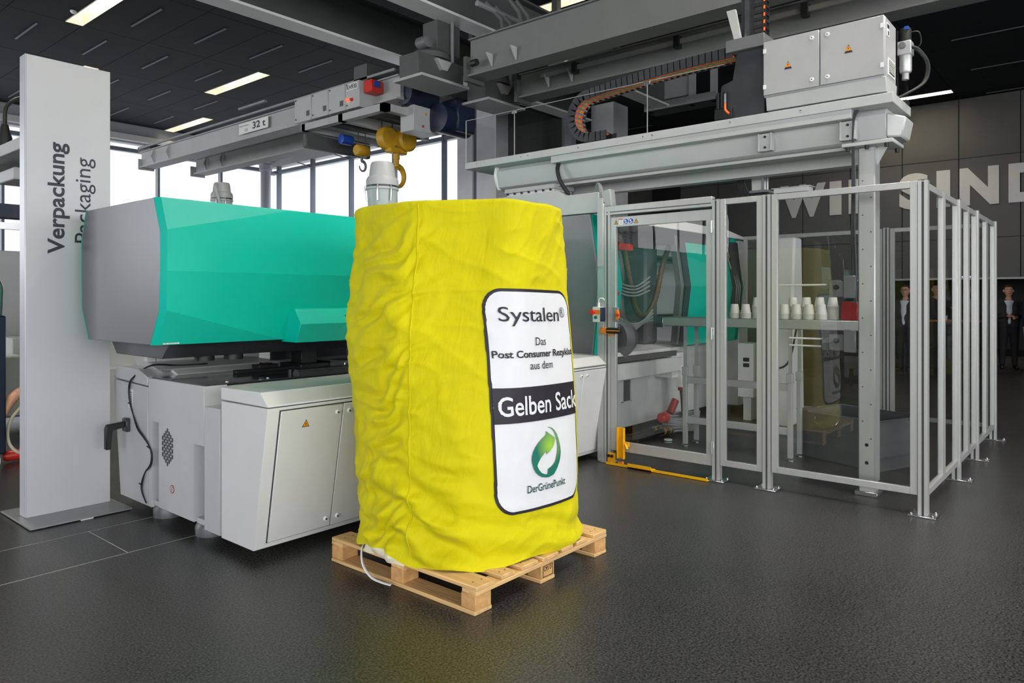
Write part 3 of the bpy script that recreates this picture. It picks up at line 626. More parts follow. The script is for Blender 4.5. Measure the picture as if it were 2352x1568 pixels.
build('pedestal', MB('black').box(3.35, 3.50, 5.05, 5.2, 0.992, 1.16).box(3.30, 3.56, 5.0, 5.25, 1.16, 1.19).box(3.28, 3.62, 4.95, 5.25, 0.992, 1.03), mc, bevel=0.005)
build('guide_block', MB('steel').box(3.55, 4.05, 4.75, 4.95, 0.992, 1.055), mc, bevel=0.006)
build('cable_tray', MB('dark_steel').box(2.98, 4.0, 4.52, 4.60, 0.992, 1.02).box(2.98, 4.0, 4.535, 4.585, 1.02, 1.035), mc)
build('rail_stop', MB('black').lathe([(0.02, 0.992), (0.02, 1.03), (0.012, 1.035), (0, 1.035)], (3.0, 4.66, 0), 12), mc)

# --- hood
hd = build('hood_underframe', MB('dark_steel').prism([(4.62, 1.262), (4.72, 1.16), (5.44, 1.16), (5.54, 1.262)], 'x', 2.10, 5.9), mc, bevel=0.004)
for x, y in ((2.42, 5.38), (2.42, 4.80), (2.62, 4.78)): build('buffer_pad', MB('black').lathe([(0.065, 1.125), (0.065, 1.16)], (x, y, 0), 20), mc)
XH, XR = 1.98, 5.85
def hoodside(sg, yc=5.058):
    # facets of one side; sg = -1 near side, +1 far side
    def Y(y): return y if sg < 0 else 2*yc-y
    V0 = (XH, Y(4.468), 2.167); V1 = (XH, Y(4.384), 1.965); V2 = (XH, Y(4.386), 1.717); V3 = (XH, Y(4.395), 1.478); V4 = (XH, Y(4.515), 1.262)
    T = (2.888, Y(4.468), 2.167); TR = (XR, Y(4.468), 2.167); MR = (XR, Y(4.386), 1.717); Bp = (2.83, Y(4.515), 1.262); BR = (XR, Y(4.515), 1.262)
    b = MB('green')
    b.add([V0, T, V1], [(0, 1, 2)])
    b.add([V1, T, TR, MR, V2], [(0, 1, 4), (1, 2, 3), (1, 3, 4)])
    b.add([V2, MR, BR, Bp, V3], [(0, 1, 2), (0, 2, 3), (0, 3, 4)])
    b.add([V3, Bp, V4], [(0, 1, 2)])
    o = build('hood_side', b, mc, sharp=60, recalc=False)
    return [V0, V1, V2, V3, V4]
N = hoodside(-1); Fs = hoodside(1)
build('hood_top', MB('green').box(XH+0.003, XR, 4.469, 5.647, 2.157, 2.167), mc)
# front rim (green edge strip) and recessed dark end plate
def inset(p, q, d): v = Vector(q)-Vector(p); v.normalize(); return Vector(p)+v*d
ring = [(v[1], v[2]) for v in N]; ringf = [(v[1], v[2]) for v in Fs]
for rg, s in ((ring, 1), (ringf, -1)):
    b = MB('green'); out = [(XH, y, z) for y, z in rg]; inn = [(XH-0.022, y+s*0.050, z) for y, z in rg]; bk = [(XH+0.05, y+s*0.05, z) for y, z in rg]
    b.add(out+inn+bk, [(i, i+1, 6+i, 5+i) for i in range(4)]+[(5+i, 6+i, 11+i, 10+i) for i in range(4)]); build('hood_rim', b, mc, recalc=False, sharp=60)
pl = [(y+0.054, z) for y, z in ring]+[(y-0.054, z) for y, z in ringf[::-1]]
build('hood_end_plate', MB('anthracite').prism(pl, 'x', XH-0.02, XH+0.03), mc, bevel=0.003)
build('end_plate_gap', MB('black').prism([(y-0.006, z) for y, z in pl[:5]]+[(y+0.006, z) for y, z in pl[5:]], 'x', XH-0.012, XH+0.03), mc)
b = MB('green').prism([(4.47, 1.478), (4.395, 1.478), (4.315, 1.375), (4.375, 1.243), (4.56, 1.243)], 'x', 2.86, XR)
sb = build('hood_side_box', b, mc, bevel=0.003)
build('screw', MB('black').lathe([(0, -0.003), (0.009, -0.003), (0.009, 0.003)], (3.26, 4.352, 1.42), 10, 'y'), sb)
b = MB('white').box(XH+0.03, XH+0.13, 4.508, 4.512, 1.267, 1.283); b.m('ink'); put_text(b, 'clean room 0021 311', (XH+0.035, 4.5075, 1.270), (0.085, 0, 0), (0, 0, 0.010)); build('serial_label', b, mc)
build('hood_hinge', MB('dark_steel').box(2.14, 2.20, 4.50, 4.53, 2.167, 2.172), mc)
# hoses leaving the hood towards the base
for k in range(9):
    x = 3.62+0.085*k; mt = ['hose_blue', 'hose_blue', 'rubber', 'dark_steel', 'rubber', 'black', 'dark_steel', 'rubber', 'black'][k]
    r = 0.012 if k < 2 else 0.026
    build('hose', MB(mt).tube(spline([(x, 4.66, 1.25), (x+0.04, 4.64, 1.12), (x+0.18, 4.66, 0.99), (x+0.40, 4.72, 0.93)], 8), r, 10), mc)
    if k > 2: build('hose_clamp', MB('steel').cyl((x+0.002, 4.66, 1.225), (x+0.008, 4.655, 1.205), r+0.006, 10), mc)

# --- clamping unit
YC = 5.06
build('header_beam', MB('beam_grey').prism([(3.95, 2.40), (3.95, 2.60), (4.35, 2.60), (4.46, 2.66), (5.9, 2.66), (5.9, 2.40)], 'x', 6.0, 6.12), mc, bevel=0.006)
build('header_bracket', MB('beam_grey').prism([(3.95, 2.40), (3.95, 2.60), (3.83, 2.62), (3.80, 2.40), (3.84, 2.30)], 'x', 6.01, 6.10), mc, bevel=0.004)
build('clamp_end_plate', MB('anthracite_matte').prism([(4.058, 2.39), (3.955, 1.70), (4.038, 0.985), (6.05, 0.985), (6.12, 1.70), (6.03, 2.39)], 'x', 6.0, 6.03), mc, bevel=0.003)
def gate(name, x0, x1, back=0.35, top=2.39, tilt=0.0):
    b = MB('green')
    A = [(4.052, top), (3.945, 1.70), (4.03, 0.985)]
    v = []
    for x in (x0, x1): v += [(x, y, z) for y, z in A]
    b.add(v, [(0, 1, 4, 3), (1, 2, 5, 4)])
    b.add([(x0, y, z) for y, z in A]+[(x0, y+0.06, z) for y, z in A], [(0, 1, 4, 3), (1, 2, 5, 4)])
    b.add([(x1, y, z) for y, z in A]+[(x1, y+0.06, z) for y, z in A], [(0, 1, 4, 3), (1, 2, 5, 4)])
    return build(name, b, mc, recalc=False)
g1 = gate('gate_frame', 6.035, 6.43)
build('stop_button', MB('signal_yellow').lathe([(0, -0.012), (0.03, -0.012), (0.03, 0.004)], (6.30, 3.953, 1.60), 16, 'y').m('red').lathe([(0, -0.045), (0.018, -0.045), (0.02, -0.03), (0.012, -0.025), (0.012, -0.012)], (6.30, 3.953, 1.60), 16, 'y'), g1)
build('clamp_base', MB('machine_grey').box(6.0, 9.85, 4.33, 5.9, 0.08, 0.93), mc, bevel=0.006)
build('base_end_box', MB('machine_grey').prism([(3.96, 0.085), (3.96, 0.975), (4.25, 0.985), (5.9, 0.985), (5.9, 0.085)], 'x', 5.99, 6.36), mc, bevel=0.006)
build('base_ledge', MB('machine_grey').box(6.36, 8.0, 4.06, 4.36, 0.68, 0.85), mc, bevel=0.005)
build('mould_bed', MB('white').prism([(4.08, 0.93), (4.08, 0.97), (4.40, 1.0), (5.6, 1.0), (5.6, 0.93)], 'x', 6.40, 7.95), mc, bevel=0.004)
build('bed_slot_strip', MB('dark_steel').box(6.40, 7.9, 4.09, 4.12, 0.865, 0.925), mc)
d = build('access_recess', MB('dark_steel').box(7.06, 7.22, 4.322, 4.335, 0.38, 0.62), mc, bevel=0.01)
build('recess_rim', MB('machine_grey').box(7.04, 7.06, 4.315, 4.335, 0.37, 0.63).box(7.22, 7.24, 4.315, 4.335, 0.37, 0.63).box(7.04, 7.24, 4.315, 4.335, 0.62, 0.64).box(7.04, 7.24, 4.315, 4.335, 0.36, 0.38), d)
for k in range(5): build('louvre_arc', MB('machine_end_grey').tube(arcpts((6.95, 4.325, 0.93), 0.16+0.035*k, 200, 330, 14, 'y'), 0.006, 6), mc)
build('fixed_platen', MB('cast_grey').box(6.50, 6.78, 4.35, 5.75, 1.0, 2.35), mc, bevel=0.03)
build('platen_arch', MB('cast_grey').tube(spline([(6.78, 4.36, 2.25), (6.98, 4.36, 2.22), (7.02, 4.36, 2.0), (7.02, 4.36, 1.5), (7.10, 4.36, 1.28), (7.34, 4.36, 1.22)], 8), [0.07]*41, 12), mc)
build('mould_block', MB('dark_steel').box(6.78, 7.15, 4.6, 5.5, 1.3, 2.1), mc, bevel=0.01)
build('inner_screen', MB('green').box(6.5, 8.2, 5.6, 5.63, 1.0, 2.3), mc)
build('moving_platen', MB('cast_grey').box(7.62, 7.92, 4.35, 5.75, 1.0, 2.35), mc, bevel=0.03)
for y in (4.55, 5.55):
    for z in (1.3, 2.05): build('tie_bar', MB('steel').cyl((6.7, y, z), (9.6, y, z), 0.05, 14), mc)
build('toggle_housing', MB('cast_grey').lathe([(0.0, 0), (0.2, 0.0), (0.24, 0.1), (0.16, 0.3), (0.0, 0.3)], (6.62, 4.2, 1.12), 18, 'x'), mc)
build('gripper_red', MB('red').box(6.50, 6.78, 4.02, 4.10, 2.06, 2.13), mc, bevel=0.006)
pts = spline([(6.62, 4.2, 2.18), (6.85, 4.2, 2.12), (7.0, 4.2, 1.75), (7.15, 4.2, 1.42), (7.36, 4.2, 1.36), (7.58, 4.2, 1.55), (7.76, 4.2, 1.95), (7.92, 4.2, 2.18)], 14)
b = MB('hose_brown').tube(pts, [0.030+0.005*(i % 2) for i in range(len(pts))], 10); build('corrugated_hose', b, mc)
for k in range(4):
    build('steel_hose', MB('cable_grey').tube(spline([(6.46, 4.12, 1.78-0.03*k), (6.70, 4.10, 1.70-0.035*k), (6.95, 4.08, 1.685-0.035*k), (7.2, 4.06, 1.79-0.05*k)], 8), 0.010, 8), mc)
    build('steel_hose', MB('cable_grey').tube(spline([(6.42, 4.10, 1.44-0.03*k), (6.62, 4.10, 1.34-0.03*k), (6.88, 4.08, 1.27-0.02*k), (7.08, 4.06, 1.31-0.01*k), (7.25, 4.05, 1.42-0.04*k)], 8), 0.012, 8), mc)
build('gate_edge_frame', MB('cast_grey').prism([(4.02, 2.30), (3.93, 1.70), (4.0, 1.0), (4.08, 1.0), (4.01, 1.70), (4.10, 2.30)], 'x', 7.72, 7.78), mc, bevel=0.005)
build('gate_dark_frame', MB('dark_steel').prism([(4.05, 2.42), (3.94, 1.70), (4.03, 0.985), (4.12, 0.985), (4.03, 1.70), (4.14, 2.42)], 'x', 7.84, 7.98), mc)
g2 = gate('sliding_gate', 7.98, 9.55, top=2.36)
build('gate_handle_strip', MB('dark_steel').prism([(3.99, 2.30), (3.93, 1.75), (3.94, 1.4), (3.97, 1.4), (3.96, 1.75), (4.02, 2.30)], 'x', 9.18, 9.46), g2)
for k in range(3): build('handle_rib', MB('rail').tube([(9.05+0.06*k, 4.02, 2.28), (9.28+0.06*k, 3.93, 1.72), (9.28+0.06*k, 3.95, 1.45)], 0.012, 6), g2)
build('clamp_roof', MB('white').prism([(6.9, 2.40), (7.5, 2.47), (9.2, 2.46), (9.75, 2.40), (9.75, 2.36), (6.9, 2.36)], 'y', 4.02, 6.0), mc, bevel=0.005)
build('roof_fascia', MB('dark_steel').box(7.3, 9.3, 4.03, 4.06, 2.18, 2.36), mc)
build('clamp_tail', MB('machine_grey').box(9.57, 9.9, 4.02, 5.9, 0.08, 2.34), mc, bevel=0.01)
# second end detail left of the door post: valve pack on the base
d = build('valve_pack', MB('grey').box(5.965, 5.99, 4.16, 4.24, 0.35, 0.8), mc)
for z in (0.45, 0.58, 0.70): build('valve', MB('steel').cyl((5.93, 4.18, z), (5.97, 4.22, z), 0.022, 10), d)

# --- loose cable down the machine end
lp = [(2.75, 5.42, 1.04), (2.55, 5.44, 1.04), (2.35, 5.46, 1.055)]
C1 = [(XE-0.012, y, z) for y, z in [(5.525, 0.968), (5.585, 0.893), (5.57, 0.782), (5.51, 0.676), (5.451, 0.604), (5.349, 0.553), (5.257, 0.503), (5.208, 0.449), (5.229, 0.375), (5.328, 0.308), (5.385, 0.221), (5.378, 0.159), (5.306, 0.094)]]
tc = thing('loose_cable', (XE, 5.4, 0.09), 'thin black twin cable hanging down the grey machine end', 'cable')
build('strand', MB('black').tube(spline(lp+C1, 5), 0.0045, 6), tc)
C2 = [(XE-0.013, p[1]+0.016*math.sin(i*1.1), p[2]+0.006) for i, p in enumerate(C1)]
build('strand', MB('black').tube(spline([(p[0], p[1]-0.01, p[2]+0.006) for p in lp]+C2, 5), 0.0045, 6), tc)
for i in (2, 6, 10):
    if i < len(C1): build('cable_tie', MB('black').tube([(XE-0.02, C1[i][1]+0.02, C1[i][2]), (XE-0.02, C1[i][1]-0.018, C1[i][2]-0.006)], 0.005, 5), tc)

# --- material loaders
def loader(c, zb, s, label, stand):
    t = thing('material_loader', (c[0], c[1], zb), label, 'hopper loader', 'grey hopper loaders')
    x, y = c
    build('hopper_body', MB('grey').lathe([(0.105*s, zb), (0.125*s, zb+0.05*s), (0.136*s, zb+0.22*s), (0.146*s, zb+0.225*s), (0.146*s, zb+0.245*s)], (x, y, 0), 32), t)
    build('band', MB('dark_steel').lathe([(0.139*s, zb+0.245*s), (0.139*s, zb+0.262*s)], (x, y, 0), 32), t)
    build('hood', MB('grey').lathe([(0.143*s, zb+0.262*s), (0.143*s, zb+0.31*s), (0.128*s, zb+0.34*s), (0.118*s, zb+0.345*s), (0.104*s, zb+0.45*s), (0.092*s, zb+0.472*s), (0.0, zb+0.478*s)], (x, y, 0), 32), t)
    for a in (20, 140, 215, 260):
        dx, dy = math.cos(R(a)), math.sin(R(a))
        build('latch', MB('steel').tube([(x+dx*0.148*s, y+dy*0.148*s, zb+0.26*s), (x+dx*0.155*s, y+dy*0.155*s, zb+0.20*s), (x+dx*0.148*s, y+dy*0.148*s, zb+0.12*s)], 0.008*s, 6), t)
    if stand: build('feed_throat', MB('dark_steel').lathe([(0.06, zb-0.3), (0.06, zb-0.05), (0.105*s, zb)], (x, y, 0), 16), t)
    return t
loader((4.19, 5.06), 2.29, 1.0, 'grey hopper loader standing behind the yellow sack', True)
lo2 = loader((4.85, 9.15), 2.62, 0.98, 'smaller looking grey hopper loader behind the green hood, further left', True)
build('air_pipe', MB('grey').tube(spline([(4.74, 9.08, 3.05), (4.70, 9.02, 2.98), (4.74, 9.0, 2.8), (4.78, 9.0, 2.5)], 6), 0.018, 8), lo2)
# ================================================================ linear gantry robot
ga = thing('gantry_robot', (6.25, 3.5, 2.77), 'light grey linear gantry robot beam carried over the machine to a steel post', 'robot')
build('top_plate', MB('beam_grey').box(6.0, 6.6, 1.32, 5.78, 3.03, 3.105), ga, bevel=0.003)
for y in (5.6, 4.95, 4.85, 4.2, 3.46, 3.36, 2.6, 2.0):
    build('plate_screw', MB('steel').lathe([(0, -0.006), (0.009, -0.004), (0.010, 0)], (6.0, y, 3.07), 10, 'x'), ga)
build('beam', MB('beam_grey').prism([(6.17, 3.03), (6.13, 2.98), (6.13, 2.92), (6.16, 2.80), (6.22, 2.77), (6.50, 2.77), (6.52, 3.03)], 'y', 1.40, 5.40), ga, bevel=0.004)
build('beam_end_cap', MB('white').prism([(6.12, 3.03), (6.10, 2.95), (6.12, 2.86), (6.17, 2.775), (6.50, 2.775), (6.54, 2.9), (6.52, 3.03)], 'y', 5.40, 5.43), ga, bevel=0.006)
build('beam_end_cap', MB('beam_grey').hexa([(6.14, 1.40, 2.99), (6.14, 1.40, 2.80), (6.50, 1.40, 2.80), (6.50, 1.40, 2.99)], [(6.20, 1.27, 2.95), (6.20, 1.30, 2.80), (6.46, 1.30, 2.80), (6.46, 1.27, 2.95)]), ga, bevel=0.012)
build('cable_duct', MB('beam_grey').box(6.015, 6.14, 1.62, 4.555, 2.958, 3.03), ga, bevel=0.003)
build('guide_rail', MB('beam_grey').box(6.20, 6.26, 1.6, 5.2, 2.745, 2.77), ga)
build('rear_rail', MB('beam_grey').box(6.56, 6.68, 1.7, 5.0, 2.68, 2.80), ga)
for y in (2.32, 1.66):
    build('mount_bracket', MB('beam_grey').box(6.075, 6.13, y-0.055, y+0.055, 2.80, 2.95).box(6.06, 6.13, y-0.06, y-0.045, 2.80, 2.95).box(6.06, 6.13, y+0.045, y+0.06, 2.80, 2.95), ga, bevel=0.003)
    build('bracket_bolt', MB('black').lathe([(0, -0.01), (0.010, -0.01), (0.010, 0)], (6.075, y, 2.92), 10, 'x').lathe([(0, -0.01), (0.010, -0.01), (0.010, 0)], (6.075, y, 2.83), 10, 'x'), ga)
build('machine_mount', MB('beam_grey').box(6.14, 6.5, 4.6, 5.3, 2.72, 2.77).m('machine_grey').box(6.16, 6.48, 4.62, 5.28, 2.655, 2.72), ga, bevel=0.004)
for k in range(7): build('mount_bolt', MB('black').cyl((6.15, 4.66+0.1*k, 2.70), (6.15, 4.66+0.1*k, 2.725), 0.012, 8), ga)
build('flex_conduit', MB('black').tube(spline([(6.08, 4.5, 2.96), (6.06, 4.5, 2.88), (6.06, 4.46, 2.76), (6.10, 4.38, 2.62)], 8), 0.022, 10), ga)
# post
build('post', MB('alu').box(6.13, 6.28, 1.474, 1.60, 0.10, 2.74), ga, bevel=0.01)
build('post_flange', MB('beam_grey').box(6.05, 6.40, 1.33, 1.70, 2.74, 2.77), ga, bevel=0.004)
build('post_gusset', MB('beam_grey').prism([(1.60, 2.74), (1.68, 2.74), (1.60, 2.60)], 'x', 6.19, 6.21).prism([(1.474, 2.74), (1.40, 2.74), (1.474, 2.60)], 'x', 6.19, 6.21), ga)
for x, y in ((6.07, 1.66), (6.07, 1.52), (6.07, 1.38), (6.36, 1.37)): build('flange_bolt', MB('black').cyl((x, y, 2.71), (x, y, 2.74), 0.016, 10), ga)
build('foot_plate', MB('steel').box(6.11, 6.30, 1.455, 1.62, 0.0, 0.035), ga, bevel=0.004)
build('foot_stub', MB('alu').box(6.14, 6.27, 1.484, 1.59, 0.035, 0.10), ga)
for k in range(16):
    z = 0.45+0.135*k
    build('post_hole', MB('black').lathe([(0, -0.001), (0.005, -0.001), (0.005, 0.001)], (6.129, 1.505+0.06*(k % 2), z), 8, 'x'), ga)
for z in (0.26, 0.40): build('post_hole', MB('black').lathe([(0, -0.001), (0.014, -0.001), (0.014, 0.001)], (6.129, 1.535, z), 12, 'x'), ga)
for k in range(3): build('post_cable', MB('dark_steel').tube(spline([(6.05, 1.60-0.012*k, 3.02), (6.06, 1.615, 2.9), (6.10, 1.615+0.008*k, 2.5), (6.11, 1.62+0.01*k, 2.1), (6.12, 1.61+0.02*k, 1.75), (6.12, 1.61, 1.5)], 6), 0.008, 6), ga)
for z in (1.64, 1.21):
    bk = build('post_bracket', MB('crate').box(6.10, 6.13, 1.61, 1.70, z-0.09, z+0.09).m('crate').box(6.13, 6.2, 1.70, 1.82, z-0.08, z+0.05), ga, bevel=0.004)
    build('hook_knob', MB('black').lathe([(0, -0.012), (0.02, -0.012), (0.02, 0.01)], (6.12, 1.76, z), 12, 'x'), bk)
for y0, y1, z in ((1.84, 2.32, 1.665), (1.88, 2.23, 1.205), (1.88, 2.23, 1.142)): build('pickup_rod', MB('white').cyl((6.4, y0, z), (6.4, y1, z), 0.008, 8), ga)
build('pickup_block', MB('crate').box(6.2, 6.42, 1.74, 1.86, 1.62, 1.70).box(6.2, 6.42, 1.74, 1.90, 1.12, 1.22), ga, bevel=0.005)
# control cabinet on the beam
cbx = build('control_cabinet', MB('grey').box(6.02, 6.36, 1.378, 2.31, 3.235, 3.70), ga, bevel=0.008)
build('cabinet_skirt', MB('beam_grey').prism([(6.01, 3.235), (6.03, 3.125), (6.34, 3.125), (6.36, 3.235)], 'y', 1.37, 2.29), ga, bevel=0.004)
for y0, y1, side in ((1.856, 2.306, -1), (1.382, 1.846, 1)):
    d = build('cabinet_door', MB('grey').box(6.0, 6.02, y0, y1, 3.25, 3.70), ga, bevel=0.004)
    ky = y0+0.055 if side < 0 else y1-0.055
    for z in (3.31, 3.645):
        build('lock', MB('white').lathe([(0, -0.010), (0.015, -0.009), (0.018, 0)], (6.0, ky, z), 16, 'x').m('ink').lathe([(0, -0.0115), (0.005, -0.0115), (0.005, -0.009)], (6.0, ky, z), 8, 'x'), d)
    hy = y1-0.012 if side < 0 else y0+0.012
    for z in (3.32, 3.62): build('hinge', MB('white').box(5.993, 6.0, hy-0.012, hy+0.012, z-0.018, z+0.018), d)
    cy = (y0+y1)/2+(0.02 if side < 0 else 0.02); cz = 3.47 if side < 0 else 3.50
    b = MB('ink').prism([(cy-0.031, cz-0.036), (cy+0.031, cz-0.036), (cy, cz+0.03)], 'x', 5.9985, 6.0).m('orange_sign').prism([(cy-0.023, cz-0.019), (cy+0.023, cz-0.019), (cy, cz+0.021)], 'x', 5.9975, 5.9985)
    b.m('ink').prism([(cy-0.003, cz+0.010), (cy+0.006, cz-0.003), (cy+0.001, cz-0.003), (cy+0.004, cz-0.014), (cy-0.006, cz), (cy-0.001, cz)], 'x', 5.9965, 5.9975)
    build('warning_sign', b, d)
v = build('side_vent', MB('white').box(6.10, 6.30, 1.372, 1.378, 3.27, 3.40).m('black').box(6.12, 6.28, 1.370, 1.373, 3.285, 3.385), ga)
for k in range(7): build('vent_slat', MB('white').box(6.12, 6.28, 1.366, 1.371, 3.292+0.013*k, 3.297+0.013*k), v)
build('type_label', MB('white').box(6.06, 6.14, 1.375, 1.378, 3.56, 3.66).m('ink').box(6.07, 6.13, 1.374, 1.3755, 3.62, 3.65).box(6.09, 6.12, 1.374, 1.3755, 3.57, 3.60), ga)
# carriage between cabinet and energy chain
build('carriage_plate', MB('dark_steel').prism([(2.32, 3.12), (2.32, 3.68), (2.56, 3.68), (2.60, 3.45), (2.70, 3.42), (2.72, 3.30), (2.72, 3.12)], 'x', 6.06, 6.08), ga)
build('carriage_box', MB('dark_steel').box(6.08, 6.38, 2.32, 2.56, 3.12, 3.68), ga, bevel=0.006)
build('carriage_head', MB('cast_grey').box(6.0, 6.34, 2.30, 2.64, 3.68, 3.785), ga, bevel=0.004)
build('arm_bracket', MB('beam_grey').hexa([(6.02, 2.64, 4.05), (6.02, 2.56, 4.05), (6.05, 2.56, 4.05), (6.05, 2.64, 4.05)], [(6.02, 2.57, 3.785), (6.02, 2.51, 3.785), (6.05, 2.51, 3.785), (6.05, 2.57, 3.785)]), ga)
build('arm_axis', MB('dark_steel').box(6.10, 6.24, 2.42, 2.54, 3.785, 4.3), ga, bevel=0.004)
build('arm_rail', MB('steel').box(6.08, 6.10, 2.46, 2.50, 3.785, 4.3), ga)
for k in range(3): build('connector', MB('black').cyl((6.05, 2.66+0.035*k, 3.36), (6.05, 2.66+0.035*k, 3.22), 0.014, 10), ga)
build('connector_body', MB('black').box(6.04, 6.10, 2.60, 2.76, 3.12, 3.22), ga, bevel=0.006)
build('connector_cable', MB('cable_orange').tube(spline([(6.04, 2.66, 3.26), (6.035, 2.655, 3.2), (6.03, 2.62, 3.16)], 5), 0.010, 8).m('steel').cyl((6.04, 2.66, 3.34), (6.04, 2.66, 3.26), 0.012, 8), ga)
# energy chain: links along a path, cables inside
path = []
for k in range(25): path.append((2.60+0.062*k, 3.70-0.09*(k/24)**2, None))
Y0, Z0 = path[-1][0], path[-1][1]
rr = (Z0-3.17)/2; cz = 3.17+rr
seg = max(6, int(math.pi*rr/0.062))
arc = [(Y0+0.02+rr*1.0*math.sin(math.pi*k/seg), cz+rr*math.cos(math.pi*k/seg), None) for k in range(1, seg+1)]
path = [(p[0], p[1]) for p in path]+[(p[0], p[1]) for p in arc]+[(Y0-0.06*k, 3.17) for k in range(1, 4)]
XC0, XC1 = 6.05, 6.25
for i in range(len(path)-1):
    (y0, z0), (y1, z1) = path[i], path[i+1]
    t_ = Vector((0, y1-y0, z1-z0)); L_ = t_.length; t_.normalize(); nn = Vector((0, -t_.z, t_.y)); o_ = Vector((0, y0, z0))
    b = MB('black')
    def bx(xa, xb, a0, a1, n0, n1, b=b, o_=o_, t_=t_, nn=nn):
        Q = [o_+t_*a+nn*n_+Vector((x, 0, 0)) for x in (xa, xb) for a, n_ in ((a0, n0), (a1, n0), (a1, n1), (a0, n1))]
        b.hexa(Q[:4], Q[4:])
    b.m('dark_steel')
    bx(XC0, XC0+0.012, 0.0, L_*1.12, -0.046, 0.046); bx(XC1-0.012, XC1, 0.0, L_*1.12, -0.046, 0.046)
    b.m('black'); bx(XC0+0.012, XC1-0.012, L_*0.2, L_*0.5, 0.040, 0.046); b.m('rail'); bx(XC0+0.012, XC1-0.012, L_*0.2, L_*0.5, -0.046, -0.040)
    build('chain_link', b, ga)
for x, mt, q in ((6.080, 'cable_orange', -0.036), (6.105, 'cable_orange', -0.036), (6.125, 'cable_grey', -0.036), (6.150, 'cable_yellow', -0.036), (6.170, 'cable_orange', -0.036), (6.192, 'cable_orange', -0.036)):
    pts = []
    for i in range(len(path)-1):
        (y0, z0), (y1, z1) = path[i], path[i+1]; d_ = math.hypot(y1-y0, z1-z0); pts.append((x, y0-(z1-z0)/d_*q, z0+(y1-y0)/d_*q))
    build('chain_cable', MB(mt).tube(pts, 0.0115, 6), ga)
# rising chain at the arm
for k in range(9):
    z = 3.79+0.062*k
    build('chain_link', MB('dark_steel').box(6.06, 6.072, 2.34, 2.40, z, z+0.058).box(6.22, 6.232, 2.34, 2.40, z, z+0.058).m('black').box(6.07, 6.22, 2.335, 2.345, z+0.01, z+0.035).box(6.058, 6.066, 2.30, 2.41, z, z+0.03), ga)
build('chain_cable', MB('cable_orange').cyl((6.068, 2.325, 3.79), (6.068, 2.325, 4.28), 0.009, 6), ga)
# clear guard panes standing on the plate
for y0, y1 in ((5.05, 5.775), (3.418, 5.044), (2.66, 3.412)):
    build('guard_pane', MB('guard').box(6.012, 6.018, y0, y1, 3.105, 3.59), ga)
build('guard_pane', MB('guard').box(6.02, 6.5, 5.765, 5.771, 3.105, 3.59), ga)
build('guard_pane', MB('guard').box(6.58, 6.586, 4.6, 5.77, 3.105, 3.59), ga)
for y in (5.047, 3.415):
    build('pane_edge', MB('alu').box(6.010, 6.020, y-0.003, y+0.003, 3.105, 3.59), ga)
    build('pane_clip', MB('steel').box(6.004, 6.024, y-0.032, y+0.032, 3.555, 3.59), ga, bevel=0.003)
build('pane_edge', MB('alu').box(6.010, 6.020, 2.66, 5.775, 3.588, 3.592), ga)
build('pane_edge', MB('alu').box(6.010, 6.018, 5.77, 5.776, 3.105, 3.59), ga)
# pneumatic service unit at the right end
pu = thing('air_service_unit', (6.48, 1.34, 3.11), 'silver and black compressed air filter unit at the right gantry end', 'pneumatic unit')
cx, cy = 6.46, 1.33
build('pilot_valve', MB('black').lathe([(0.042, 3.60), (0.042, 3.70), (0.036, 3.71), (0, 3.71)], (cx, cy, 0), 20).m('blue').box(cx-0.045, cx-0.028, cy-0.03, cy+0.0, 3.69, 3.715), pu)
build('body_block', MB('alu').box(cx-0.055, cx+0.055, cy-0.05, cy+0.05, 3.49, 3.60), pu, bevel=0.006)
build('filter_bowl', MB('alu').lathe([(0.046, 3.49), (0.046, 3.37), (0.040, 3.355), (0.026, 3.35), (0.026, 3.30), (0.0, 3.295)], (cx, cy, 0), 20).m('blue').lathe([(0.030, 3.352), (0.030, 3.358)], (cx, cy, 0), 16), pu)
build('gauge', MB('cast_grey').lathe([(0, -0.03), (0.024, -0.03), (0.024, 0)], (cx-0.055, cy+0.01, 3.56), 16, 'x'), pu)
build('mounting_plate', MB('black').box(cx-0.02, cx+0.0, cy+0.05, cy+0.06, 3.12, 3.70).box(cx-0.05, cx+0.05, cy-0.02, cy+0.06, 3.105, 3.13), pu)
for s in (0, 1): build('air_hose', MB('black').tube(spline([(cx-0.03+0.02*s, cy-0.05, 3.55), (cx, cy-0.10, 3.52-0.02*s), (cx+0.02, cy-0.16+0.012*s, 3.40), (cx-0.02, cy-0.14+0.012*s, 3.25), (cx-0.16, cy-0.02, 3.14), (cx-0.22, cy+0.03, 3.11)], 8), 0.010, 8), pu)
build('signal_cable', MB('black').tube(spline([(cx+0.02, cy-0.03, 3.68), (cx+0.03, cy-0.09, 3.67), (cx+0.04, cy-0.10, 3.58), (cx+0.05, cy-0.05, 3.54)], 6), 0.005, 6), pu)
build('guard_sheet', MB('guard').box(6.55, 6.556, 1.33, 1.5, 3.105, 3.6), ga)
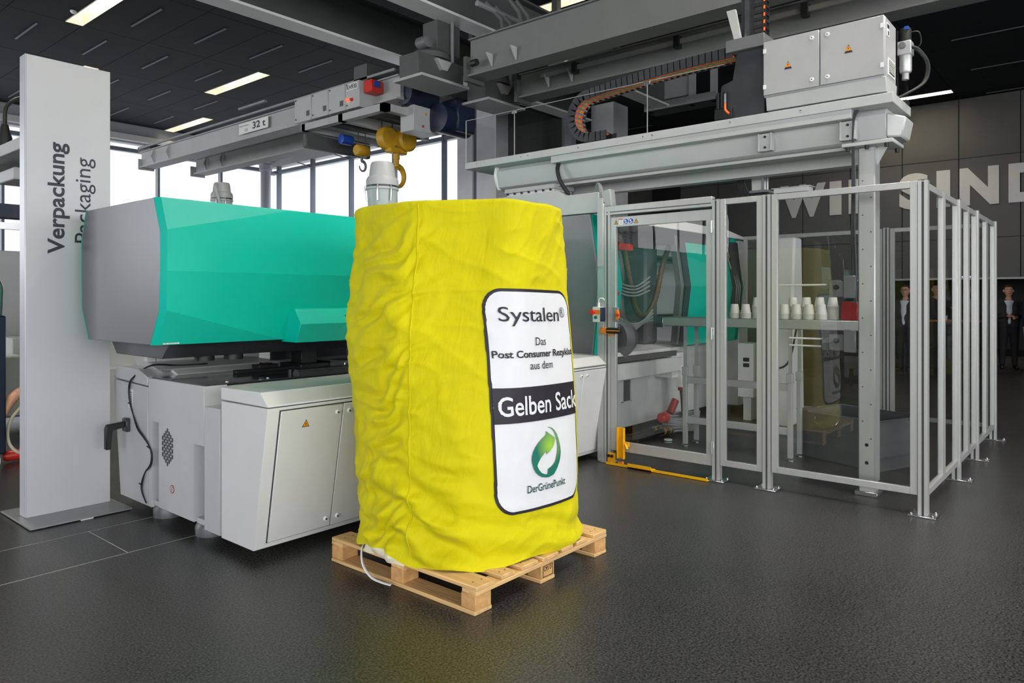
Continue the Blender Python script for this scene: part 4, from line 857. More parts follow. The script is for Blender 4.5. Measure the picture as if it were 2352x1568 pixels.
# hanging take-out axis behind the fence
ta = thing('takeout_axis', (6.85, 2.68, 2.45), 'silver vertical take-out axis with black gripper below the gantry beam', 'robot axis')
build('profile', MB('alu').box(6.80, 6.90, 2.63, 2.73, 2.58, 3.0), ta, bevel=0.006)
build('guide_rod', MB('steel').cyl((6.80, 2.60, 2.58), (6.80, 2.60, 2.95), 0.014, 10).cyl((6.80, 2.575, 2.58), (6.80, 2.575, 2.95), 0.014, 10), ta)
build('carrier', MB('dark_steel').box(6.65, 6.9, 2.6, 2.76, 2.95, 3.05), ta)
build('gripper_plate', MB('cast_grey').box(6.76, 6.94, 2.56, 2.74, 2.555, 2.58), ta, bevel=0.003)
build('gripper_body', MB('black').box(6.80, 6.90, 2.62, 2.70, 2.44, 2.555).cyl((6.85, 2.60, 2.44), (6.85, 2.60, 2.52), 0.02, 10), ta, bevel=0.004)
for k in range(4): build('air_hose', MB('black').tube(spline([(6.80, 2.74+0.012*k, 2.86), (6.79, 2.80+0.02*k, 2.76), (6.79, 2.78+0.02*k, 2.62), (6.81, 2.72+0.01*k, 2.50)], 6), 0.010, 6), ta)
# ================================================================ safety fence of aluminium profiles with clear panes
def post(x, y, label, top=2.39, w=0.062, plate=(0.15, 0.11)):
    t = thing('fence_post', (x, y, 0), label, 'fence post', 'aluminium fence posts')
    h = w/2; g = 0.008
    P = []
    # square profile with a groove in each face
    for sx, sy in ((1, 0), (0, 1), (-1, 0), (0, -1)):
        a = math.atan2(sy, sx)
        for px, py in ((h, -h), (h, -g), (h-0.012, -g), (h-0.012, g), (h, g)):
            P.append((x+px*math.cos(a)-py*math.sin(a), y+px*math.sin(a)+py*math.cos(a)))
    build('profile', MB('alu').prism(P, 'z', 0.012, top), t)
    build('groove_lining', MB('alu_groove').box(x-h+0.0115, x+h-0.0115, y-g, y+g, 0.012, top-0.01).box(x-g, x+g, y-h+0.0115, y+h-0.0115, 0.012, top-0.01), t)
    build('cap', MB('alu_groove').box(x-h, x+h, y-h, y+h, top, top+0.004), t)
    build('base_plate', MB('steel').box(x-plate[0]/2, x+plate[0]/2, y-plate[1]*0.8, y+plate[1]*0.8, 0, 0.012), t, bevel=0.003)
    for sx in (-1, 1):
        for sy in (-1, 1): build('anchor_bolt', MB('steel').lathe([(0.010, 0.012), (0.010, 0.022), (0.006, 0.026), (0, 0.026)], (x+sx*plate[0]*0.38, y+sy*plate[1]*0.62, 0), 8), t)
    return t
def panel(name, ax, c, a0, a1, z0, z1, label, cat='fence panel', group='clear fence panels', fw=0.048, fd=0.04, pane='clear', bottom=None, top=None):
    # framed clear pane standing in plane ax = c, between a0 and a1 along the other axis
    mid = (a0+a1)/2; bw = bottom or fw; tw = top or fw
    t = thing(name, (c, mid, z0) if ax == 'x' else (mid, c, z0), label, cat, group)
    def bx(p0, p1, q0, q1, d0, d1, mt): 
        return MB(mt).box(c+d0, c+d1, p0, p1, q0, q1) if ax == 'x' else MB(mt).box(p0, p1, c+d0, c+d1, q0, q1)
    build('upright', bx(a0, a0+fw, z0, z1, -fd/2, fd/2, 'alu'), t, bevel=0.002)
    build('upright', bx(a1-fw, a1, z0, z1, -fd/2, fd/2, 'alu'), t, bevel=0.002)
    build('top_rail', bx(a0+fw, a1-fw, z1-tw, z1, -fd/2+0.001, fd/2-0.001, 'alu'), t, bevel=0.002)
    build('bottom_rail', bx(a0+fw, a1-fw, z0, z0+bw, -fd/2+0.001, fd/2-0.001, 'alu'), t, bevel=0.002)
    build('pane', bx(a0+fw-0.008, a1-fw+0.008, z0+bw-0.008, z1-tw+0.008, -0.0025, 0.0025, pane), t)
    return t
FX = 5.83
post(FX, 1.085, 'tall aluminium corner post of the fence nearest the camera at right')
post(FX, 2.205, 'aluminium fence post between the narrow pane and the wide pane')
post(FX, 2.64, 'aluminium fence post carrying the hinges of the glazed door')
pA = post(FX, 3.725, 'aluminium door post left of the glazed door, with the red stop button', top=2.42)
panel('fence_section', 'x', FX, 1.12, 2.168, 0.145, 2.39, 'wide clear fence panel between two front posts, right of the door')
panel('fence_section', 'x', FX, 2.242, 2.606, 0.135, 2.39, 'narrow clear fence panel beside the hinged door')
# door
dr = panel('fence_door', 'x', FX, 2.676, 3.692, 0.122, 2.312, 'glazed aluminium fence door with warning signs on its top rail', 'door', None, fw=0.054, bottom=0.09, top=0.092)
b = build('door_head', MB('alu').box(FX-0.03, FX+0.03, 2.672, 3.756, 2.335, 2.42), dr, bevel=0.003)
build('head_groove', MB('alu_groove').box(FX-0.0305, FX-0.02, 2.68, 3.74, 2.358, 2.366), b)
for z in (0.28, 1.25, 2.16):
    h = build('hinge', MB('alu').box(FX-0.034, FX-0.02, 2.655, 2.694, z-0.05, z+0.05), dr, bevel=0.003)
    build('hinge_pin', MB('steel').cyl((FX-0.034, 2.674, z-0.052), (FX-0.034, 2.674, z+0.052), 0.006, 8), h)
XS = FX-0.0205
def sign_tri(cy, cz, s, par):
    b = MB('ink').prism([(cy-s, cz-s*0.85), (cy+s, cz-s*0.85), (cy, cz+s)], 'x', XS, XS+0.002).m('orange_sign').prism([(cy-s*0.76, cz-s*0.70), (cy+s*0.76, cz-s*0.70), (cy, cz+s*0.70)], 'x', XS-0.001, XS)
    b.m('ink').box(XS-0.002, XS-0.001, cy-s*0.1, cy+s*0.1, cz-s*0.2, cz+s*0.4).box(XS-0.002, XS-0.001, cy-s*0.1, cy+s*0.1, cz-s*0.5, cz-s*0.34)
    build('warning_sign', b, par)
sign_tri(3.632, 2.262, 0.022, dr)
b = MB('white').box(XS-0.001, XS+0.001, 3.555, 3.60, 2.235, 2.292).m('red').box(XS-0.002, XS-0.001, 3.555, 3.60, 2.284, 2.292).m('grey')
for k in range(5): b.box(XS-0.002, XS-0.001, 3.56, 3.592, 2.242+0.008*k, 2.244+0.008*k)
build('notice', b, dr)
for cy in (3.523, 3.468):
    b = MB('white').lathe([(0, -0.001), (0.027, -0.001), (0.027, 0.002)], (XS, cy, 2.265), 22, 'x').m('blue').lathe([(0, -0.002), (0.0245, -0.002), (0.0245, 0)], (XS, cy, 2.265), 22, 'x')
    b.m('white').lathe([(0, -0.003), (0.009, -0.003), (0.009, -0.001)], (XS, cy+0.006, 2.272), 12, 'x').add([(XS-0.003, cy+0.012, 2.255), (XS-0.003, cy-0.016, 2.262), (XS-0.003, cy-0.012, 2.252), (XS-0.003, cy+0.010, 2.246)], [(0, 1, 2, 3)])
    build('mandatory_sign', b, dr)
sign_tri(3.417, 2.262, 0.024, dr)
# yellow foot lock of the door
t = thing('foot_lock', (FX-0.08, 3.5, 0.01), 'yellow sheet steel foot lock with castor below the fence door', 'door lock')
build('floor_bar', MB('signal_yellow').box(FX-0.10, FX-0.05, 2.68, 3.69, 0.004, 0.012).box(FX-0.105, FX-0.10, 2.68, 3.69, 0.004, 0.026), t)
build('catch_plate', MB('signal_yellow').box(FX-0.135, FX-0.05, 3.20, 3.44, 0.012, 0.02).box(FX-0.135, FX-0.128, 3.20, 3.44, 0.012, 0.05), t)
build('end_angle', MB('signal_yellow').box(FX-0.06, FX-0.034, 3.63, 3.70, 0.004, 0.10), t)
build('upright_channel', MB('signal_yellow').box(FX-0.066, FX-0.060, 3.505, 3.575, 0.07, 0.355).box(FX-0.10, FX-0.060, 3.505, 3.511, 0.07, 0.355).box(FX-0.10, FX-0.060, 3.569, 3.575, 0.07, 0.355), t)
build('side_lever', MB('signal_yellow').box(FX-0.09, FX-0.07, 3.455, 3.505, 0.19, 0.23).tube([(FX-0.08, 3.50, 0.22), (FX-0.10, 3.46, 0.17)], 0.012, 8), t)
build('castor', MB('signal_orange').lathe([(0, -0.014), (0.026, -0.014), (0.026, 0.014), (0, 0.014)], (FX-0.085, 3.54, 0.029), 16, 'x').m('steel').box(FX-0.11, FX-0.06, 3.52, 3.56, 0.05, 0.075), t)
build('bolt', MB('black').lathe([(0, -0.012), (0.014, -0.012), (0.014, 0)], (FX-0.06, 3.65, 0.075), 10, 'x').lathe([(0, -0.012), (0.014, -0.012), (0.014, 0)], (FX-0.06, 3.685, 0.075), 10, 'x'), t)
# stop button box and door switch
t = thing('stop_button_box', (FX-0.06, 3.80, 1.42), 'grey box with red mushroom stop button on the door post', 'switch box')
build('housing', MB('white').box(FX-0.09, FX-0.01, 3.758, 3.85, 1.325, 1.47), t, bevel=0.004)
build('housing_side', MB('navy').box(FX-0.10, FX-0.0, 3.742, 3.758, 1.33, 1.465), t, bevel=0.004)
build('mushroom', MB('red').lathe([(0, -0.06), (0.024, -0.058), (0.028, -0.045), (0.022, -0.036), (0.016, -0.03), (0.016, 0)], (FX-0.09, 3.825, 1.42), 18, 'x'), t)
build('collar', MB('signal_orange').box(FX-0.096, FX-0.09, 3.77, 3.85, 1.40, 1.44), t)
build('reset_button', MB('emblem_dark').lathe([(0, -0.012), (0.014, -0.012), (0.016, 0)], (FX-0.09, 3.81, 1.37), 14, 'x'), t)
build('gland', MB('white').cyl((FX-0.05, 3.805, 1.47), (FX-0.05, 3.805, 1.51), 0.013, 10), t)
build('feed_cable', MB('white').tube(spline([(FX-0.05, 3.805, 1.51), (FX-0.05, 3.80, 1.545), (FX-0.045, 3.765, 1.55), (FX-0.035, 3.75, 1.53)], 6), 0.006, 6), t)
t = thing('door_switch', (FX-0.05, 3.68, 1.24), 'orange and black safety switch across the fence door gap', 'switch')
build('orange_body', MB('signal_orange').box(FX-0.07, FX-0.025, 3.69, 3.775, 1.215, 1.275), t, bevel=0.006)
build('black_arm', MB('black').box(FX-0.075, FX-0.03, 3.56, 3.71, 1.22, 1.275), t, bevel=0.005)
build('orange_stripe', MB('signal_orange').box(FX-0.078, FX-0.07, 3.565, 3.70, 1.244, 1.252).box(FX-0.06, FX-0.03, 3.65, 3.69, 1.20, 1.222), t)
t = thing('mode_switch', (FX-0.05, 3.66, 1.40), 'orange handled rotary switch on a grey plate on the door leaf', 'switch')
build('plate', MB('cable_grey').box(FX-0.03, FX-0.021, 3.60, 3.665, 1.33, 1.465), t, bevel=0.003)
build('orange_grip', MB('signal_orange').prism([(3.60, 1.44), (3.585, 1.42), (3.585, 1.37), (3.60, 1.35), (3.63, 1.35), (3.61, 1.39), (3.63, 1.44)], 'x', FX-0.05, FX-0.03), t, bevel=0.003)
build('red_cap', MB('red').lathe([(0, -0.02), (0.014, -0.02), (0.014, 0)], (FX-0.05, 3.59, 1.395), 12, 'x'), t)
# cable channel on the left of the door post and conduit loop above
t = thing('cable_channel', (FX, 3.80, 0), 'aluminium cable channel running up the left side of the door post', 'cable channel')
build('channel', MB('alu').box(FX-0.03, FX+0.03, 3.762, 3.835, 0.0, 2.45), t, bevel=0.003)
build('channel_cover', MB('beam_grey').box(FX-0.04, FX-0.03, 3.765, 3.83, 1.85, 2.5), t, bevel=0.003)
build('conduit', MB('cable_grey').tube(spline([(FX+0.15, 3.95, 2.62), (FX+0.10, 3.90, 2.66), (FX+0.02, 3.82, 2.60), (FX-0.0, 3.78, 2.46)], 6), 0.014, 8).tube(spline([(FX+0.15, 3.97, 2.62), (FX+0.10, 3.92, 2.67), (FX+0.02, 3.84, 2.62), (FX-0.0, 3.80, 2.46)], 6), 0.012, 8), t)
tag(build('cable_cover', MB('beam_grey').box(FX-0.02, FX+0.1, 1.88, 2.15, 2.393, 2.43).box(FX-0.03, FX+0.1, 1.86, 2.17, 2.43, 2.434), bevel=0.003), 'flat grey cable cover lying on top of the wide fence panel', 'cover')
# right side of the fence, running away from the camera
SY = 1.085
sp = [7.17, 8.18, 9.46]
post(sp[0], SY, 'second aluminium post along the right fence side', plate=(0.11, 0.15))
post(sp[1], SY, 'third aluminium post along the right fence side', plate=(0.11, 0.15))
post(sp[2], SY, 'last aluminium post at the far end of the right fence side', plate=(0.11, 0.15))
seq = [FX]+sp
names = ['nearest the corner post', 'in the middle of the side', 'at the far end']
for k in range(3):
    a, c = seq[k]+0.036, seq[k+1]-0.036; m = (a+c)/2
    panel('fence_section', 'y', SY, a, m-0.003, 0.13, 2.38, 'clear right side fence section, front half of the bay '+names[k])
    panel('fence_section', 'y', SY, m+0.003, c, 0.13, 2.38, 'clear right side fence section, rear half of the bay '+names[k])
# rear run of the fence
RX = 9.46
post(RX, 2.15, 'aluminium post of the rear fence run seen through the front panes', plate=(0.11, 0.15))
panel('fence_section', 'x', RX, 1.12, 2.11, 0.13, 2.38, 'clear rear fence panel next to the right side')
panel('fence_section', 'x', RX, 2.19, 3.9, 0.13, 2.38, 'wide clear rear fence panel behind the cups')

# ================================================================ inside the cell
cv = thing('conveyor', (7.1, 2.9, 0), 'narrow green belt conveyor on white legs inside the fence', 'conveyor')
build('belt', MB('belt').box(6.98, 7.28, 1.75, 3.80, 1.335, 1.35), cv)
build('side_frame', MB('alu').box(6.95, 6.98, 1.72, 3.80, 1.26, 1.345), cv, bevel=0.003)
build('side_frame', MB('alu').box(7.28, 7.31, 1.72, 3.80, 1.26, 1.345), cv, bevel=0.003)
build('belt_return', MB('belt').box(6.98, 7.28, 1.8, 3.75, 1.255, 1.265), cv)
build('end_roller', MB('belt').cyl((6.98, 3.80, 1.303), (7.28, 3.80, 1.303), 0.046, 18), cv)
build('end_plate', MB('steel').box(6.945, 6.95, 3.76, 3.87, 1.24, 1.36), cv, bevel=0.003)
for y in (3.523, 2.43):
    for x in (7.0, 7.26):
        build('leg', MB('beam_grey').box(x-0.022, x+0.022, y-0.022, y+0.022, 0.02, 0.82), cv, bevel=0.003)
        build('leg_profile', MB('alu').box(x-0.014, x+0.014, y-0.014, y+0.014, 0.80, 1.26), cv)
        build('leg_foot', MB('steel').lathe([(0.045, 0.0), (0.045, 0.008), (0.012, 0.02), (0, 0.02)], (x, y, 0), 14), cv)
        build('clamp_block', MB('beam_grey').box(x-0.028, x+0.028, y-0.03, y+0.03, 0.74, 0.83), cv, bevel=0.004)
for z in (0.24, 0.66): build('cross_bar', MB('beam_grey').box(6.985, 7.015, 2.43, 3.52, z, z+0.07), cv, bevel=0.003)
# inverted cup stacks in two rows
pr = []
for k in range(7): pr += [(0.053, 0.008*k), (0.053, 0.008*k+0.004), (0.050, 0.008*k+0.006)]
pr += [(0.050, 0.058), (0.046, 0.066), (0.037, 0.138), (0.034, 0.142), (0.0, 0.142)]
pr2 = []
for k in range(16): pr2 += [(0.053, 0.008*k), (0.053, 0.008*k+0.004), (0.050, 0.008*k+0.006)]
pr2 += [(0.046, 0.14), (0.037, 0.205), (0.034, 0.209), (0.0, 0.209)]
fr = [3.00, 2.885, 2.50, 2.385, 2.27, 2.155]
c0 = build('cup_stack', MB('cup').lathe(pr, (7.04, fr[0], 1.351), 26), sharp=40); tag(c0, 'low stack of upturned white cups, first from the left on the belt edge', 'cup stack', 'low cup stacks on the front edge of the belt')
nth = ['first', 'second', 'third', 'fourth', 'fifth', 'sixth', 'seventh']
for k, y in enumerate(fr[1:]): clone(c0, (0, y-fr[0], 0), None, 'low stack of upturned white cups, %s from the left on the belt edge' % nth[k+1])
rw = [2.83, 2.47, 2.345, 2.22, 2.10]
c1 = build('cup_stack', MB('cup').lathe(pr2, (7.20, rw[0], 1.351), 26), sharp=40); tag(c1, 'tall stack of upturned white cups, first from the left in the back row', 'cup stack', 'tall cup stacks in the back row of the belt')
for k, y in enumerate(rw[1:]): clone(c1, (0, y-rw[0], 0), None, 'tall stack of upturned white cups, %s from the left in the back row' % nth[k+1])
tag(build('reject_bin', MB('dark_red').prism([(6.98, 1.351), (7.27, 1.351), (7.24, 1.52), (7.01, 1.52)], 'y', 1.83, 1.97), bevel=0.005), 'small dark red box on the belt right of the cups', 'box')
# crate on the floor
cr = thing('metal_crate', (7.5, 1.95, 0), 'open dark grey metal crate on the floor behind the wide pane', 'crate')
x0, x1, y0, y1, h = 7.17, 7.83, 1.51, 2.39, 0.44
build('floor_sheet', MB('crate').box(x0+0.02, x1-0.02, y0+0.02, y1-0.02, 0.01, 0.02), cr)
for q in ((x0, x0+0.006, y0, y1), (x1-0.006, x1, y0, y1)):
    build('wall_sheet', MB('crate').box(*q, 0.0, h), cr)
for q in ((x0, x1, y0, y0+0.006), (x0, x1, y1-0.006, y1)):
    build('wall_sheet', MB('crate').box(*q, 0.0, h), cr)
build('rim', MB('steel').box(x0-0.01, x0+0.008, y0-0.01, y1+0.01, h, h+0.012).box(x1-0.008, x1+0.01, y0-0.01, y1+0.01, h, h+0.012).box(x0, x1, y0-0.01, y0+0.008, h, h+0.012).box(x0, x1, y1-0.008, y1+0.01, h, h+0.012), cr)
for z in (0.12, 0.24): build('bead', MB('crate').box(x0-0.004, x0, y0, y1, z, z+0.012).box(x0, x1, y0-0.004, y0, z, z+0.012), cr)
build('handle', MB('steel').tube(spline([(x0-0.01, 2.17, 0.40), (x0-0.04, 2.16, 0.36), (x0-0.04, 2.09, 0.34), (x0-0.04, 1.97, 0.34), (x0-0.04, 1.92, 0.36), (x0-0.01, 1.91, 0.40)], 4), 0.006, 6), cr)
cr.rotation_euler = (0, 0, R(-22))
# hoses and cable coil lying at the machine base
t = thing('cooling_hose_pair', (6.6, 4.1, 0.03), 'black water hoses with brass couplings lying at the machine foot', 'hose')
for k in range(2):
    y = 3.98+0.12*k; build('hose', MB('rubber').tube(spline([(6.45, y+0.12, 0.05), (6.8, y, 0.045), (7.1, y-0.02, 0.05), (7.25, y-0.04, 0.06)], 6), 0.032, 10), t)
    build('coupling', MB('steel').cyl((7.25, y-0.04, 0.06), (7.42, y-0.07, 0.065), 0.036, 12), t)
    build('brass_ring', MB('crane_yellow').cyl((7.28, y-0.045, 0.06), (7.30, y-0.05, 0.06), 0.04, 12).cyl((7.37, y-0.06, 0.062), (7.39, y-0.065, 0.063), 0.04, 12), t)
t = thing('cable_coil', (7.75, 3.95, 0.05), 'coil of grey power cable with red plugs on the floor behind the door', 'cable')
for k in range(6): build('turn', MB('cable_grey').tube([(7.72+0.30*math.cos(R(a))+0.01*k, 3.95+0.16*math.sin(R(a)), 0.03+0.032*k+0.02*math.sin(R(a*2+40*k))) for a in range(0, 361, 20)], 0.016, 8), t)
build('plug', MB('red').lathe([(0.03, 0), (0.055, 0.02), (0.06, 0.12), (0.05, 0.14)], (7.30, 3.98, 0.20), 16, 'x'), t)
build('plug', MB('dark_red').cyl((7.60, 4.02, 0.22), (7.70, 4.0, 0.36), 0.045, 12), t)
t = thing('socket_block', (7.95, 4.05, 0.4), 'white distribution block with black sockets and red connector strip on the base', 'socket block')
build('block', MB('white').box(7.80, 8.1, 4.10, 4.33, 0.60, 0.90), t, bevel=0.006)
build('holder', MB('white').box(7.95, 8.10, 4.05, 4.12, 0.48, 0.75), t, bevel=0.005)
for k in range(3): build('socket', MB('black').box(7.965+0.045*k, 8.0+0.045*k, 4.042, 4.05, 0.66, 0.71).box(7.972+0.045*k, 7.992+0.045*k, 4.043, 4.05, 0.50, 0.65), t)
build('connector_strip', MB('dark_red').box(7.95, 8.10, 4.04, 4.10, 0.44, 0.48), t)
for k in range(3): build('lead', MB('black').tube(spline([(7.97+0.05*k, 4.07, 0.44), (7.96+0.05*k, 4.05, 0.3), (7.88+0.05*k, 4.0, 0.15)], 5), 0.016, 8), t)
tag(build('switch_cabinet', MB('white').box(8.9, 9.25, 3.55, 3.75, 0.30, 0.98).m('ink').box(8.895, 8.90, 3.60, 3.68, 0.75, 0.80).box(8.895, 8.90, 3.60, 3.68, 0.68, 0.73).m('white').box(8.95, 9.2, 3.6, 3.7, 0, 0.3), bevel=0.006), 'white switch cabinet behind the narrow fence panel', 'cabinet')
ch = thing('chute_tube', (9.0, 3.2, 0), 'pale grey upright plastic column with a black lead behind the narrow pane', 'column')
build('tube', MB('concrete').prism([(8.75, 0.0), (9.30, 0.0), (9.20, 2.3), (8.95, 2.3)], 'y', 3.05, 3.40), ch, bevel=0.03, seg=3)
build('lead', MB('black').tube(spline([(8.74, 3.35, 0.92), (8.70, 3.2, 0.72), (8.74, 3.05, 0.8), (8.8, 2.98, 1.2)], 8), 0.012, 8), ch)
tag(build('tape_roll', MB('white').lathe([(0.03, 0.0), (0.045, 0.0), (0.045, 0.03), (0.03, 0.03)], (7.05, 3.75, 0), 18).m('emblem_dark').lathe([(0.0455, 0.005), (0.0455, 0.02)], (7.05, 3.75, 0), 18)), 'small white and green tape roll on the floor behind the door', 'tape')
# ================================================================ signage totem
to = thing('signage_totem', (1.93, 5.89, 0), 'tall light grey sign panel lettered Verpackung and Packaging on a flat steel base', 'sign')
build('base_plate', MB('totem_base').box(1.60, 2.25, 5.545, 6.18, 0.006, 0.018), to, bevel=0.002)
for x, y in ((1.66, 5.57), (2.2, 5.57), (1.95, 5.56), (1.66, 6.1), (2.2, 6.1)): build('pad', MB('white' if x == 1.95 else 'rubber').box(x-0.04, x+0.04, y-0.012, y+0.012, 0.0, 0.006), to)
build('panel_core', MB('totem_edge').box(1.655, 2.212, 5.846, 5.955, 0.018, 3.258), to, bevel=0.004)
build('panel_face', MB('totem_face').box(1.662, 2.210, 5.838, 5.846, 0.018, 3.256), to, bevel=0.002)
b = MB('ink'); put_text(b, 'Verpackung', (1.935, 5.8365, 1.868), (0, 0, 0.80), (-0.142, 0, 0), 0.022); build('lettering', b, to)
b = MB('ink'); put_text(b, 'Packaging', (2.108, 5.8365, 1.957), (0, 0, 0.625), (-0.140, 0, 0), 0.0); build('lettering', b, to)

# ================================================================ wooden pallet
pa = thing('wooden_pallet', (3.155, 2.99, 0), 'light wooden pallet carrying the yellow covered load', 'pallet')
px0, px1, py0, py1 = 2.575, 3.742, 2.405, 3.575
rng = random.Random(3)
for x0, w in ((2.575, 0.14), (2.772, 0.105), (2.93, 0.14), (3.105, 0.14), (3.29, 0.105), (3.435, 0.105), (3.602, 0.14)):
    j = rng.uniform(-0.006, 0.006)
    p = build('deck_board', MB('wood_y').box(x0, x0+w, py0+j, py1+j, 0.119, 0.141), pa, bevel=0.004)
    for y in (py0+0.06, (py0+py1)/2, py1-0.06):
        for dx in (0.3, 0.7): build('nail', MB('dark_steel').lathe([(0.005, 0.1405), (0.005, 0.1418), (0, 0.1418)], (x0+w*dx, y+rng.uniform(-0.02, 0.02), 0), 6), p)
for y in (py0, (py0+py1)/2-0.05, py1-0.10): build('stringer_board', MB('wood_x').box(px0+0.002, px1-0.002, y, y+0.10, 0.097, 0.119), pa, bevel=0.003)
for ix, x in enumerate((px0, (px0+px1)/2-0.06, px1-0.12)):
    build('bottom_board', MB('wood_y').box(x-0.004, x+0.122, py0+0.004, py1-0.004, 0.0, 0.022), pa, bevel=0.004)
    for y in (py0+0.004, (py0+py1)/2-0.05, py1-0.104):
        build('block', MB('wood_end').box(x, x+0.116, y, y+0.10, 0.022, 0.097), pa, bevel=0.004)
b = MB('ink_black'); xm = (px0+px1)/2-0.06
put_text(b, 'CP3 D', (xm+0.02, py0+0.0028, 0.062), (0.07, 0, 0), (0, 0, 0.022), 0.02)
for q in ((xm+0.012, xm+0.100, 0.030, 0.033), (xm+0.012, xm+0.100, 0.088, 0.091), (xm+0.012, xm+0.015, 0.030, 0.091), (xm+0.097, xm+0.100, 0.030, 0.091)): b.box(q[0], q[1], py0+0.002, py0+0.004, q[2], q[3])
build('brand_mark', b, pa)

# ================================================================ yellow fabric cover over the load
SACK_TOP = [(2.70, 3.0), (3.05, 2.52), (3.56, 2.59), (3.80, 2.88), (3.80, 3.30), (3.52, 3.66), (3.10, 3.74), (2.735, 3.60)]
SACK_BOT = [(2.50, 2.95), (2.765, 2.475), (3.535, 2.425), (3.73, 2.75), (3.72, 3.3), (3.5, 3.55), (2.95, 3.56), (2.60, 3.37)]
def chaikin(P, n, q):
    for k in range(n):
        Rr = []
        for i in range(len(P)):
            a = P[i]; c = P[(i+1) % len(P)]
            Rr.append((a[0]+(c[0]-a[0])*q, a[1]+(c[1]-a[1])*q)); Rr.append((c[0]+(a[0]-c[0])*q, c[1]+(a[1]-c[1])*q))
        P = Rr; q = 0.25
    return P
ST = chaikin(SACK_TOP, 3, 0.09); SB = chaikin(SACK_BOT, 3, 0.25); SN = len(ST)
ZB, ZT = 0.142, 2.10
def wrap(u): return (u+0.5) % 1.0-0.5
def gau(x, s): return math.exp(-(x/s)**2)
def sack_xy(u, z):
    h = min(1, max(0, (z-ZB)/(ZT-ZB))); w = h*h*(3-2*h)
    f = (u % 1)*SN; i = int(f) % SN; f -= int(f); j = (i+1) % SN
    tx = ST[i][0]*(1-f)+ST[j][0]*f; ty = ST[i][1]*(1-f)+ST[j][1]*f
    bx = SB[i][0]*(1-f)+SB[j][0]*f; by = SB[i][1]*(1-f)+SB[j][1]*f
    x = bx+(tx-bx)*w; y = by+(ty-by)*w
    g = 0.035*math.sin(math.pi*min(1, h*1.15))+0.075*gau(z-1.42, 0.36)*gau(wrap(u-0.89), 0.07)
    dx, dy = x-3.17, y-3.05; l = math.hypot(dx, dy)
    return x+dx/l*g, y+dy/l*g
def sstep(a, c, x): t_ = min(1, max(0, (x-a)/(c-a))); return t_*t_*(3-2*t_)
def sack_disp(u, z):
    uu = wrap(u)                       # -0.5..0.5, 0 = left edge of the chamfer, print around 0.125
    pm = sstep(0.02, 0.06, uu)*(1-sstep(0.24, 0.28, uu))*sstep(0.33, 0.42, z)*(1-sstep(1.6, 1.7, z))
    x, y = sack_xy(u, z)
    n1 = noise.noise(Vector((x*2.6, y*2.6, z*1.5))); n2 = noise.noise(Vector((x*7, y*7, z*4.5+5)))
    d = 0.014*n1+0.0045*n2
    # gathered side left of the seam: diagonal creases
    lm = gau(uu+0.075, 0.085)
    d += lm*0.010*math.sin(26*(z+2.2*uu)+4*n1+2*n2)*(0.6+0.4*math.sin(5*z))
    d += lm*0.005*math.sin(58*(z-1.5*uu)+5*n2)
    # long soft hanging folds under the top
    d += 0.006*math.sin(60*uu+3*n1)*sstep(1.0, 1.7, z)*(1-0.6*pm)
    # swags gathering at the bottom, sweeping down to the right
    a = sstep(1.0, 0.22, z); sw = gau(uu+0.045, 0.13)
    wn = noise.noise(Vector((uu*8, z*2.0, 3))); wn2 = noise.noise(Vector((uu*16, z*5.0, 7)))
    ph = 6.2*(z+1.25*uu+0.6*max(0, uu)**2)+0.75*wn+0.25*wn2; fr_ = ph-math.floor(ph); rd = (1-abs(2*fr_-1)); rd = rd*rd*(3-2*rd)
    d += a*sw*(0.5+0.8*abs(wn2))*0.085*(rd-0.45)
    ph = 9.5*(z+0.9*uu)+0.9*wn2; fr_ = ph-math.floor(ph); d += a*sw*0.018*(1-abs(2*fr_-1)-0.5)
    # crumpled creases left of the seam over the whole height
    ph = 6.5*(z-3.2*(uu+0.06))+1.2*wn2; fr_ = ph-math.floor(ph); d += gau(uu+0.085, 0.055)*0.032*(1-abs(2*fr_-1)-0.5)*sstep(2.07, 1.85, z)
    # folds along the hem to the right
    d += sstep(0.42, 0.16, z)*gau(uu-0.19, 0.10)*0.018*math.sin(34*(z+0.55*(uu-0.12))+3*n1)
    # fold line across the cloth at breast height
    zc = 1.60-0.35*max(0, -uu)-0.12*max(0, 0.05-uu); d += 0.007*gau(z-zc, 0.012)*(1-pm)*sstep(0.12, 0.05, uu)
    cz_ = 1-abs(noise.noise(Vector((x*3.4+2*z, y*3.4-z, z*4.2+9))))*2.2; d += 0.009*max(0, cz_)**5
    cz_ = 1-abs(noise.noise(Vector((x*6-4*z, y*6, z*5+2))))*2.2; d += 0.006*max(0, cz_)**5
    d *= (1-0.82*pm)
    return d+sstep(0.34, 0.145, z)*0.018
def sack_n(u, z):
    a = sack_xy(u-0.004, z); c = sack_xy(u+0.004, z); v = Vector((c[1]-a[1], -(c[0]-a[0]), 0)); v.normalize(); return v
def sack_pt(u, z, off=0.0):
    x, y = sack_xy(u, z); return Vector((x, y, z))+sack_n(u, z)*(sack_disp(u, z)+off)
sk = thing('yellow_fabric_cover', (3.17, 3.05, 0.142), 'bright yellow fabric cover draped over a tall load, printed with a white panel', 'cover')
NU, NZ = 300, 210
b = MB('cloth'); V = []; F = []
for iz in range(NZ+1):
    z0 = ZB+(ZT-0.02-ZB)*iz/NZ
    for iu in range(NU):
        u = iu/NU; uu = wrap(u)
        hem = 0.0
        if iz < 20: hem = (1-iz/20)*(0.010*math.sin(uu*70)*gau(uu-0.05, 0.3)+0.075*gau(uu+0.098, 0.045))
        z = z0+hem; V.append(sack_pt(u, z))
cxy = Vector((3.2, 3.12, 0))
